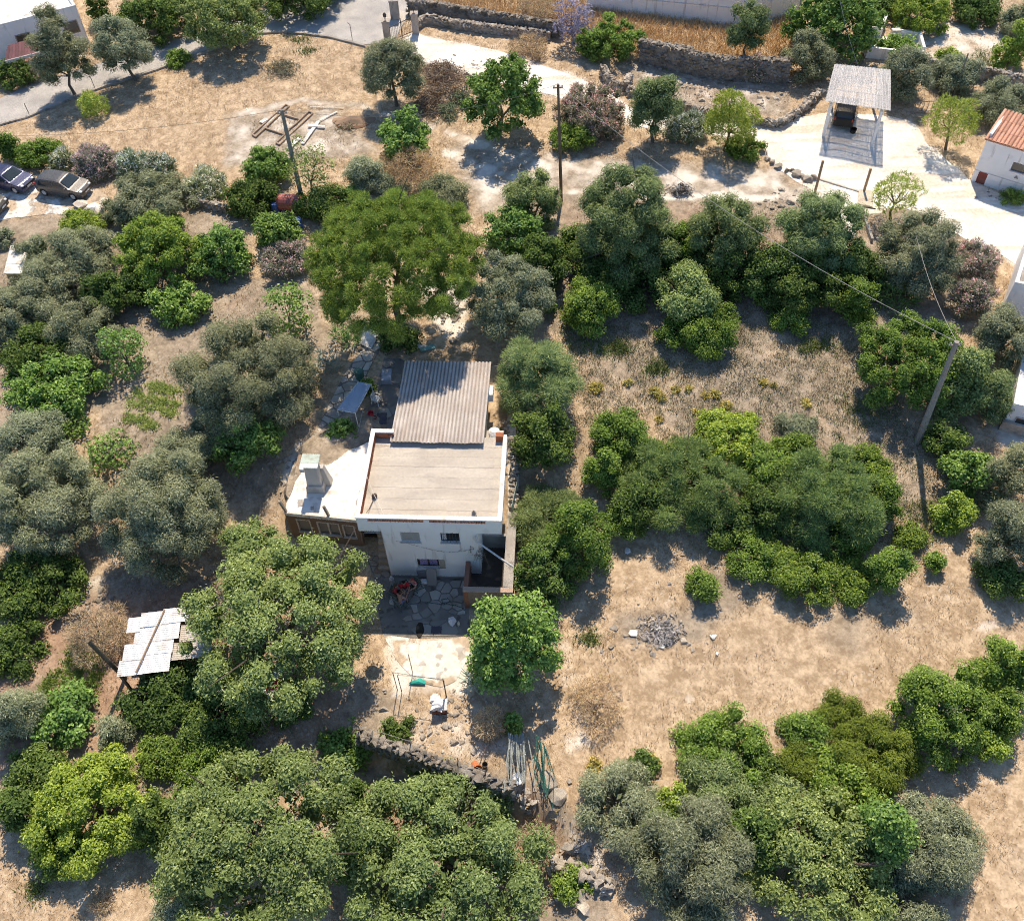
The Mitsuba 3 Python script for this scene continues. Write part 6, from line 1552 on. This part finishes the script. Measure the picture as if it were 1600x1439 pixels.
solo('thin_post', 'thin grey post in the shade below the metal sheets', 'post', tube([at(418, 1142), at(418, 1142) + [0, 0, 1.6]], .035, 5), 'matte', (.3, .3, .28))
sticks('scrap_heap', 'heap of dark sticks and scrap right of the red tarpaulin', 'scrap heap', [(455, 1082, 28, 12, .5)], 130, .6, .03, [(.12, .09, .08), (.3, .26, .24), (.2, .06, .05)], 12, .5)

# ---------------------------------------------------------------- clothes line, stove, nets
cl = thing('clothes_line', 'thin metal clothes line frame on the whitish slab', 'clothes line')
def up(u, v, h): return at(u, v) + [0, 0, h]
posts = [((621, 1078), (623, 1013)), ((628, 1082), (625, 1013)), ((697, 1088), (694, 1020)), ((698, 1090), (702, 1019))]
tops = []
for b_, t_ in posts:
    b0 = at(*b_); d = ray(*t_); tp = EYE + d * ((b0[1] + .05 - EYE[1]) / d[1])
    if not 1.0 < tp[2] - b0[2] < 4: tp = b0 + [0, 0, 2.0]
    tops.append(tp); part(cl, 'leg', tube([b0 - [0, 0, .1], tp], .024, 5), 'matte', (.13, .12, .11))
part(cl, 'line', cat_mesh([tube([tops[0], tops[3]], .016, 4), tube([tops[1], tops[2]], .012, 4)]), 'matte', (.2, .19, .18))
b0 = at(645, 1052)
solo('thin_post', 'thin rusty post behind the clothes line', 'post', tube([b0 - [0, 0, .1], b0 + [0, 0, 2.1]], .022, 5), 'matte', (.2, .17, .15))
solo('turquoise_rag', 'turquoise cloth lying under the clothes line', 'cloth', hull_stone(rg, .36, .3, 16).apply_transform(np.diag([1.3, .7, 1, 1])).apply_translation(at(653, 1067) + [0, 0, .1]), 'matte', (.05, .42, .36))
sv = thing('brick_stove', 'small brick stove covered with a crumpled white sheet', 'stove')
sp_ = at(687, 1108)
for i in range(3):
    for j in range(3):
        part(sv, 'brick', bx(-.36 + j * .24 + .01, -.36 + (j + 1) * .24 - .01, -.3, .3, i * .15, i * .15 + .14).apply_translation(sp_), 'matte', np.array((.22, .085, .055)) * rg.uniform(.7, 1.3))
part(sv, 'cover', cat_mesh([hull_stone(rg, .34, .5, 12).apply_translation(sp_ + [rg.uniform(-.35, .4), rg.uniform(-.25, .3), .55 + rg.uniform(-.05, .12)]) for _ in range(7)]), 'matte', (.80, .82, .83), label='crumpled white sheet')
solo('terracotta_pot', 'orange terracotta pot lying near the lower garden wall', 'pot', lathe([(0, 0), (.15, 0), (.24, .4), (.26, .4), (.26, .46), (.21, .46), (.14, .05), (0, .05)], 14).apply_transform(trimesh.transformations.rotation_matrix(1.2, [1, .4, 0])).apply_translation(at(741, 1194) + [0, 0, .2]), 'matte', (.55, .19, .08))
solo('black_pot', 'small black pot right of the terracotta pot', 'pot', lathe([(0, 0), (.1, 0), (.15, .26), (.13, .26), (.09, .04), (0, .04)], 12).apply_translation(at(758, 1197)), 'matte', (.03, .03, .03))
nt = thing('net_fence', 'sagging net fence with thin posts along the lower garden wall', 'fence')
fl_ = [(590, 1112), (640, 1138), (718, 1162), (770, 1184)]
prev = None
for u, v in [(566, 1152), (645, 1176), (718, 1202), (760, 1222)]:
    b0 = at(u, v) ; part(nt, 'post', tube([b0 - [0, 0, .2], b0 + [0, 0, 1.5]], .028, 5), 'matte', (.24, .22, .2))
    if prev is not None:
        part(nt, 'wire', cat_mesh([tube([prev + [0, 0, z], b0 + [0, 0, z]], .011, 4) for z in (1.45, .8)]), 'matte', (.45, .44, .42))
    prev = b0
def net(name, label, p, q, drop, col, seed, fold=.1, n=14):
    """A hanging net: crossing threads and gathered strips."""
    r = np.random.default_rng(seed); ms = []
    for i in range(n):
        s = i / (n - 1)
        a = p * (1 - s) + q * s + r.normal(scale=fold * .5, size=3)
        b = a + drop * r.uniform(.8, 1.1) + r.normal(scale=fold, size=3)
        m = (a + b) / 2 + r.normal(scale=fold, size=3)
        ms.append(beam(a, m, .05, .012)); ms.append(beam(m, b, .04, .012))
    for j in range(8):
        o = drop * (j + .5) / 8
        pts = [p * (1 - s) + q * s + o + r.normal(scale=fold * .4, size=3) for s in np.linspace(0, 1, 6)]
        ms.append(tube(pts, .008, 3))
    return solo(name, label, 'net', cat_mesh(ms), 'blade', col)
a_, b_ = at(795, 1160) + [0, 0, 1.1], at(822, 1160) + [0, 0, 1.1]
net('hanging_net', 'pale ragged net strips hanging over the end of the garden wall', a_, b_, at(808, 1236) - at(808, 1160) + [0, 0, .1], (.27, .30, .29), 1, .12, 13)
a_, b_ = at(836, 1160) + [0, 0, 1.2], at(850, 1180) + [0, 0, 1.0]
net('green_net', 'green net right of the pale net strips', a_, b_, at(846, 1236) - at(840, 1160) + [0, 0, -.6], (.045, .12, .10), 2, .15, 12)
a_, b_ = at(575, 1158) + [0, 0, .9], at(800, 1236) + [0, 0, .9]
net('wall_net', 'dark net draped along the lower garden wall', a_, b_, np.array([0, -.35, -.7]), (.20, .24, .22), 3, .1, 46)
for i, (u, v) in enumerate([(798, 1196), (815, 1190), (822, 1205)]):
    b0 = at(u, v); solo('net_pole', f'pale thin stake carrying the net strips, {["left", "middle", "right"][i]} one', 'stake', tube([b0 - [0, 0, .2], b0 + [0, .1, 1.9]], .03, 5), 'matte', (.6, .57, .52))
solo('white_basin', 'white round basin at the foot of the pale net strips', 'basin', lathe([(0, 0), (.2, 0), (.3, .16), (.28, .17), (.18, .03), (0, .03)], 16).apply_translation(at(809, 1222) + [0, 0, .3]), 'satin', (.75, .77, .78))

# ---------------------------------------------------------------- canopy, chairs and odds in the yard
cn = thing('tarpaulin_canopy', 'bluish grey tarpaulin stretched over a light metal frame beside the garden path', 'canopy')
zc = float(at(560, 640)[2])
g = [atz(527, 640, zc + 1.55), atz(555, 645, zc + 1.65), atz(580, 600, zc + 1.8), atz(559, 597, zc + 1.75)]
nn_ = 10
V = []
for i in range(nn_ + 1):
    for j in range(nn_ + 1):
        s, t = i / nn_, j / nn_
        p = (g[0] * (1 - s) + g[1] * s) * (1 - t) + (g[3] * (1 - s) + g[2] * s) * t
        V.append(p + [0, 0, -.12 * math.sin(math.pi * s) * math.sin(math.pi * t) + .035 * math.sin(9 * s + 5 * t)])
V = np.array(V); a = np.array([[i * (nn_ + 1) + j for j in range(nn_)] for i in range(nn_)]).ravel()
F_ = np.vstack([np.stack([a, a + nn_ + 1, a + nn_ + 2], 1), np.stack([a, a + nn_ + 2, a + 1], 1)])
part(cn, 'tarpaulin', trimesh.Trimesh(np.vstack([V, V - [0, 0, .01]]), np.vstack([F_, F_[:, ::-1] + len(V)]), process=False), 'satin', (.36, .42, .50))
for p in g: part(cn, 'leg', tube([[p[0], p[1], zc - .1], p], .03, 6), 'satin', (.6, .6, .58))
for p, q in zip(g, g[1:] + g[:1]): part(cn, 'rail', tube([p - [0, 0, .03], q - [0, 0, .03]], .025, 6), 'satin', (.6, .6, .58))
def chair(label, loc, rz, col, name='garden_chair', group=None):
    k = thing(name, label, 'chair', group)
    P_ = lambda m: place(m, loc, rz)
    part(k, 'seat', P_(bx(-.23, .23, -.23, .23, .40, .44)), 'satin', col)
    part(k, 'backrest', P_(cat_mesh([bx(-.23, .23, .2, .24, .78, .86)] + [bx(-.22 + i * .1, -.17 + i * .1, .205, .235, .44, .78) for i in range(5)])), 'satin', col)
    for sx in (-1, 1):
        part(k, 'armrest', P_(bx(sx * .25 - .025, sx * .25 + .025, -.2, .24, .62, .65)), 'satin', col)
        for sy in (-1, 1): part(k, 'leg', P_(beam([sx * .22, sy * .2, .4], [sx * .25, sy * .24, 0], .04, .04)), 'satin', col)
chair('white plastic chair beside the canopy in the back yard', at(589, 630) , 1.2, (.75, .75, .74))
solo('red_bucket', 'red bucket standing in the back yard', 'bucket', lathe([(0, 0), (.14, 0), (.19, .3), (.17, .3), (.13, .03), (0, .03)], 14).apply_translation(at(580, 650)), 'satin', (.55, .02, .05))
solo('dark_pot', 'dark red pot beside the red bucket', 'pot', lathe([(0, 0), (.1, 0), (.15, .24), (.13, .24), (.09, .03), (0, .03)], 12).apply_translation(at(586, 656)), 'satin', (.2, .03, .05))
solo('blue_crate', 'dark blue panel lying in the back yard by the house', 'panel', beam(at(597, 664) + [0, 0, .08], at(597, 647) + [0, 0, .08], .6, .06), 'matte', (.08, .09, .13))
solo('pale_box', 'pale blue box at the back of the yard', 'box', bx(-.3, .3, -.5, .5, 0, .4).apply_translation(at(605, 592)), 'matte', (.40, .44, .52))
solo('green_bin', 'dark green bin behind the canopy', 'bin', lathe([(0, 0), (.26, 0), (.32, .7), (.3, .75), (0, .78)], 14).apply_translation(at(563, 592)), 'satin', (.05, .14, .11))
solo('yard_rope', 'pale rope stretched from the canopy down to the terrace', 'rope', tube([at(571, 655) + [0, 0, 1.0], at(563, 680) + [0, 0, .6], at(556, 698) + [0, 0, .4]], .014, 4), 'matte', (.65, .65, .63))
solo('ac_unit', 'white box fixed to the side of the rear wing', 'box', H(bx(6.25, 6.6, 10.2, 11.0, 3.9, 4.5)), 'satin', (.7, .71, .72))
solo('white_tank', 'white round drum at the back right corner of the flat roof', 'drum', lathe([(0, 0), (.3, 0), (.33, .1), (.33, .6), (.2, .72), (0, .74)], 16).apply_translation(HP(6.9, 7.0, 4.2)), 'satin', (.74, .74, .72), smooth=False)
part(house, 'side_ledge', H(bx(6.4, 7.4, 6.2, 7.6, 2.0, 4.2)), 'matte', (.55, .52, .47))
for i, (u, v, s) in enumerate([(652, 602, 1), (668, 548, 0)][:0]): pass
solo('water_hose', 'dark green hose lying across the patio', 'hose', tube([at(u, v) + [0, 0, .09] for u, v in [(664, 942), (680, 944), (694, 946), (704, 940), (700, 936), (690, 938), (692, 944), (712, 947), (725, 952)]], .022, 5), 'satin', (.04, .11, .11))
solo('ironing_board', 'tall grey rounded board leaning on the house wall by the lower window', 'board', H(trimesh.convex.convex_hull(np.vstack([[[3.62 + .3 * math.cos(t), -.25 - .03 * s, 1.05 + .3 * math.sin(t)] for t in np.linspace(0, math.pi, 9) for s in (0, 1)], [[x, y, .08] for x in (3.36, 3.9) for y in (-.62, -.58)]]))), 'matte', (.30, .285, .28))
solo('grey_mat', 'lilac grey mat hung below the lower window', 'mat', H(bx(2.75, 3.35, -.09, -.05, .05, .75)), 'matte', (.26, .245, .27))
solo('white_tub', 'small white tub at the foot of the house wall', 'tub', H(bx(2.95, 3.4, -.5, -.25, .06, .22)), 'satin', (.74, .75, .75))
solo('milk_can', 'pale upright can against the left corner of the house front', 'can', lathe([(0, 0), (.13, 0), (.14, .4), (.07, .5), (.08, .58), (0, .58)], 12).apply_translation(at(613, 910)), 'satin', (.5, .5, .5))
solo('white_bag', 'crumpled white bag on the right of the patio', 'bag', hull_stone(rg, .3, .8, 18).apply_translation(at(707, 974) + [0, 0, .2]), 'matte', (.72, .72, .75))
solo('pale_bottle', 'pale bottle standing right of the crumpled white bag', 'bottle', lathe([(0, 0), (.07, 0), (.075, .28), (.03, .36), (.03, .42), (0, .42)], 10).apply_translation(at(717, 977)), 'satin', (.45, .46, .40))
solo('black_puddle_mat', 'dark wet rag lying on the lower patio', 'rag', hull_stone(rg, .36, .08, 20).apply_transform(np.diag([.8, 1.2, 1, 1])).apply_translation(at(656, 985) + [0, 0, .07]), 'matte', (.03, .03, .028))
solo('dark_tray', 'dark lilac tray lying on the lower patio right of the wet rag', 'tray', beam(at(674, 985) + [0, 0, .08], at(690, 985) + [0, 0, .08], .4, .06), 'matte', (.09, .085, .115))
solo('blue_barrel', 'blue barrel half hidden left of the old red tank', 'barrel', lathe([(0, 0), (.28, 0), (.3, .1), (.3, .8), (.27, .9), (0, .9)], 16).apply_translation(at(433, 334)), 'satin', (.03, .09, .28))
solo('blue_barrel', 'blue barrel in the shade below the old red tank', 'barrel', lathe([(0, 0), (.28, 0), (.3, .1), (.3, .8), (.27, .9), (0, .9)], 16).apply_translation(at(468, 358)), 'satin', (.03, .10, .30))
tk = thing('red_tank', 'faded red round tank lying between the shrubs at the pole', 'tank')
tm = lathe([(0, -1.0), (.3, -.97), (.55, -.85), (.62, -.7), (.62, .7), (.55, .85), (.3, .97), (0, 1.0)], 18).apply_transform(trimesh.transformations.rotation_matrix(math.pi / 2, [0, 1, 0])).apply_transform(trimesh.transformations.rotation_matrix(-.2, [0, 0, 1])).apply_translation(at(456, 330) + [0, 0, .75])
part(tk, 'drum', tm, 'satin', (.34, .10, .085))
for s in (-.5, .5): part(tk, 'cradle', bx(-.1, .1, -.5, .5, -.1, .35).apply_translation(at(456, 330) + [s, 0, 0]), 'matte', (.3, .28, .26))
for i, (u, v, w_, h_) in enumerate([(668, 545, 1.0, .06), (655, 543, .8, .05)]):
    solo('yard_board', ['turquoise board under the pine shade behind the rear wing', 'pale board under the pine shade behind the rear wing'][i], 'board', place(bx(-w_ / 2, w_ / 2, -.2, .2, 0, h_), at(u, v) + [0, 0, .05], .3), 'matte', [(.18, .40, .40), (.6, .6, .58)][i])
ld = HP(7.78, 8.6)
solo('green_strip_net', 'pale green netting hung on the wall right of the house', 'net', cat_mesh([beam(HP(8.0 + .05 * i, 3.6 + .4 * i, 1.9), HP(8.05 + .05 * i, 4.0 + .4 * i, 1.9), .02, .5) for i in range(6)]), 'blade', (.42, .50, .47))

# ---------------------------------------------------------------- people at the patio table
def bones(chains, edge=.03, sm=8):
    ms = []
    for ch in chains:
        for (a, ra), (b, rb) in zip(ch[:-1], ch[1:]):
            s = lambda c, r: m3.Manifold.sphere(r, 8).translate(list(map(float, c)))
            ms.append(m3.Manifold.batch_hull([s(a, ra), s(b, rb)]))
    m = m3.Manifold.batch_boolean(ms, m3.OpType.Add).refine_to_length(edge)
    q = m.to_mesh()
    t = trimesh.Trimesh(q.vert_properties[:, :3], q.tri_verts, process=True)
    trimesh.smoothing.filter_taubin(t, iterations=sm)
    return t

def person(label, px, rz, shirt, legs, hair, skin=(.40, .25, .18), lean=.12, bare_legs=False, stripes=None, long_hair=False):
    g = at(*px)
    k = thing('person', label, 'person')
    P_ = lambda m: place(m, g, rz)
    l = lean
    J = dict(pel=(0, -.02, .52), wai=(0, .0 + l * .3, .72), che=(0, l * .8, .90), nck=(0, l, 1.06), hd=(0, l * 1.25 + .03, 1.22), top=(0, l * 1.2 + .0, 1.27))
    body = [[(J['pel'], .13), (J['wai'], .115), (J['che'], .125), (J['nck'], .052), (J['hd'], .085)], [(J['hd'], .088), (J['top'], .092)],
            [((0, l * 1.25 + .10, 1.19), .022), ((0, l * 1.25 + .135, 1.175), .013)], [((0, l * 1.25 + .075, 1.13), .04), (J['hd'], .08)]]
    for s in (-1, 1):
        sh, el, wr = (s * .17, l * .9, 1.0), (s * .25, l + .13, .78), (s * .13, l + .36, .76)
        body.append([(J['che'], .1), (sh, .062), (el, .045), (wr, .03)])
        palm = (s * .10, l + .43, .755)
        body.append([(wr, .03), (palm, .032)])
        for f, (dx, ln) in enumerate(((-.028, .060), (-.010, .075), (.009, .070), (.026, .055))):
            b0 = np.array(palm) + [dx, .02, 0]
            body.append([(b0, .0095), (b0 + [0, ln * .55, -.006], .0088), (b0 + [0, ln * .9, -.03], .0075)])
        b0 = np.array(palm) + [-s * .028, -.02, 0]
        body.append([(b0, .011), (b0 + [-s * .03, .03, -.004], .0095), (b0 + [-s * .035, .055, -.016], .008)])
        hip, kn, an, toe = (s * .09, 0, .50), (s * .13, .43, .52), (s * .13, .40, .09), (s * .15, .56, .04)
        body.append([(J['pel'], .11), (hip, .095), (kn, .062), (an, .04), (toe, .035)])
        body.append([((s * .088, l * 1.25 + .02, 1.21), .014), ((s * .092, l * 1.25 + .015, 1.235), .018)])
    part(k, 'body', P_(bones(body, .05)), 'matte', skin, smooth=True)
    cl = [[(J['pel'], .142), (J['wai'], .13), (J['che'], .14), ((0, l, 1.03), .075)]]
    for s in (-1, 1):
        cl.append([(J['che'], .115), ((s * .17, l * .9, 1.0), .075), ((s * .235, l + .09, .84), .058)])
    m = bones(cl, .05)
    c = np.tile(np.array(shirt, float), (len(m.vertices), 1))
    if stripes is not None:
        c[(np.floor(m.vertices[:, 2] / .07).astype(int) % 2) == 0] = stripes
    part(k, 'shirt', P_(m), 'matte', c, smooth=True)
    tr = []
    for s in (-1, 1):
        q = [(J['pel'], .135), ((s * .09, 0, .51), .108), ((s * .13, .43, .52), .074)]
        if not bare_legs: q += [((s * .13, .40, .14), .055)]
        tr.append(q)
    part(k, 'trousers', P_(bones(tr, .055)), 'matte', legs, smooth=True)
    part(k, 'shoes', P_(bones([[((s * .13, .39, .05), .05), ((s * .15, .57, .035), .042)] for s in (-1, 1)], .03)), 'matte', (.08, .07, .07), smooth=True)
    hr = [[((0, l * 1.2 - .02, 1.26), .098), ((0, l * 1.2 + .02, 1.285), .09)]]
    if long_hair: hr.append([((0, l * 1.2 - .06, 1.22), .085), ((0, l - .07, 1.05), .06)])
    part(k, 'hair', P_(bones(hr, .03)), 'matte', hair, smooth=True)
    eyes = [trimesh.creation.icosphere(1, .011).apply_translation([s * .033, l * 1.25 + .112, 1.225]) for s in (-1, 1)]
    part(k, 'eyes', P_(cat_mesh(eyes)), 'matte', (.03, .02, .02))
    part(k, 'mouth', P_(bx(-.025, .025, l * 1.25 + .1, l * 1.25 + .118, 1.135, 1.143)), 'matte', (.3, .1, .09))
    # the chair the person sits on
    return g

TBL = at(637, 937)
tb_ = thing('patio_table', 'small dark round table between the people on the patio', 'table')
part(tb_, 'tabletop', lathe([(0, .68), (.36, .68), (.37, .70), (.36, .72), (0, .72)], 20).apply_translation(TBL), 'satin', (.09, .085, .08))
for a in (.4, 1.97, 3.54, 5.1): part(tb_, 'leg', tube([TBL + [.3 * math.cos(a), .3 * math.sin(a), 0], TBL + [.2 * math.cos(a), .2 * math.sin(a), .68]], .02, 6), 'satin', (.08, .08, .08))
def face(px): g = at(*px); return math.atan2(TBL[1] - g[1], TBL[0] - g[0]) - math.pi / 2
crew = [((634, 925), dict(shirt=(.52, .025, .04), legs=(.07, .09, .14), hair=(.02, .016, .014)), 'person in a bright red shirt seated behind the patio table', 'chair under the person in the bright red shirt'),
        ((619, 932), dict(shirt=(.44, .05, .06), legs=(.03, .03, .035), hair=(.03, .022, .018), long_hair=True), 'person in a dull red shirt and dark trousers at the left of the patio table', 'chair under the person in the dull red shirt'),
        ((650, 921), dict(shirt=(.55, .50, .46), stripes=(.5, .06, .07), legs=(.03, .03, .03), hair=(.30, .06, .05)), 'person in a red and white striped shirt nearest the house wall', 'chair under the person in the striped shirt'),
        ((627, 948), dict(shirt=(.42, .27, .21), legs=(.22, .24, .50), hair=(.06, .04, .03), bare_legs=True), 'person in a tan top and light blue shorts at the near side of the table', 'chair under the person in the tan top')]
for px, o, lab, clab in crew:
    rz = face(px)
    g_ = person(lab, px, rz, **o)
    chair(clab, g_ - np.array([-math.sin(rz), math.cos(rz), 0]) * .04 + [0, 0, 0], rz + math.pi, (.10, .13, .12), group='chairs round the patio table')
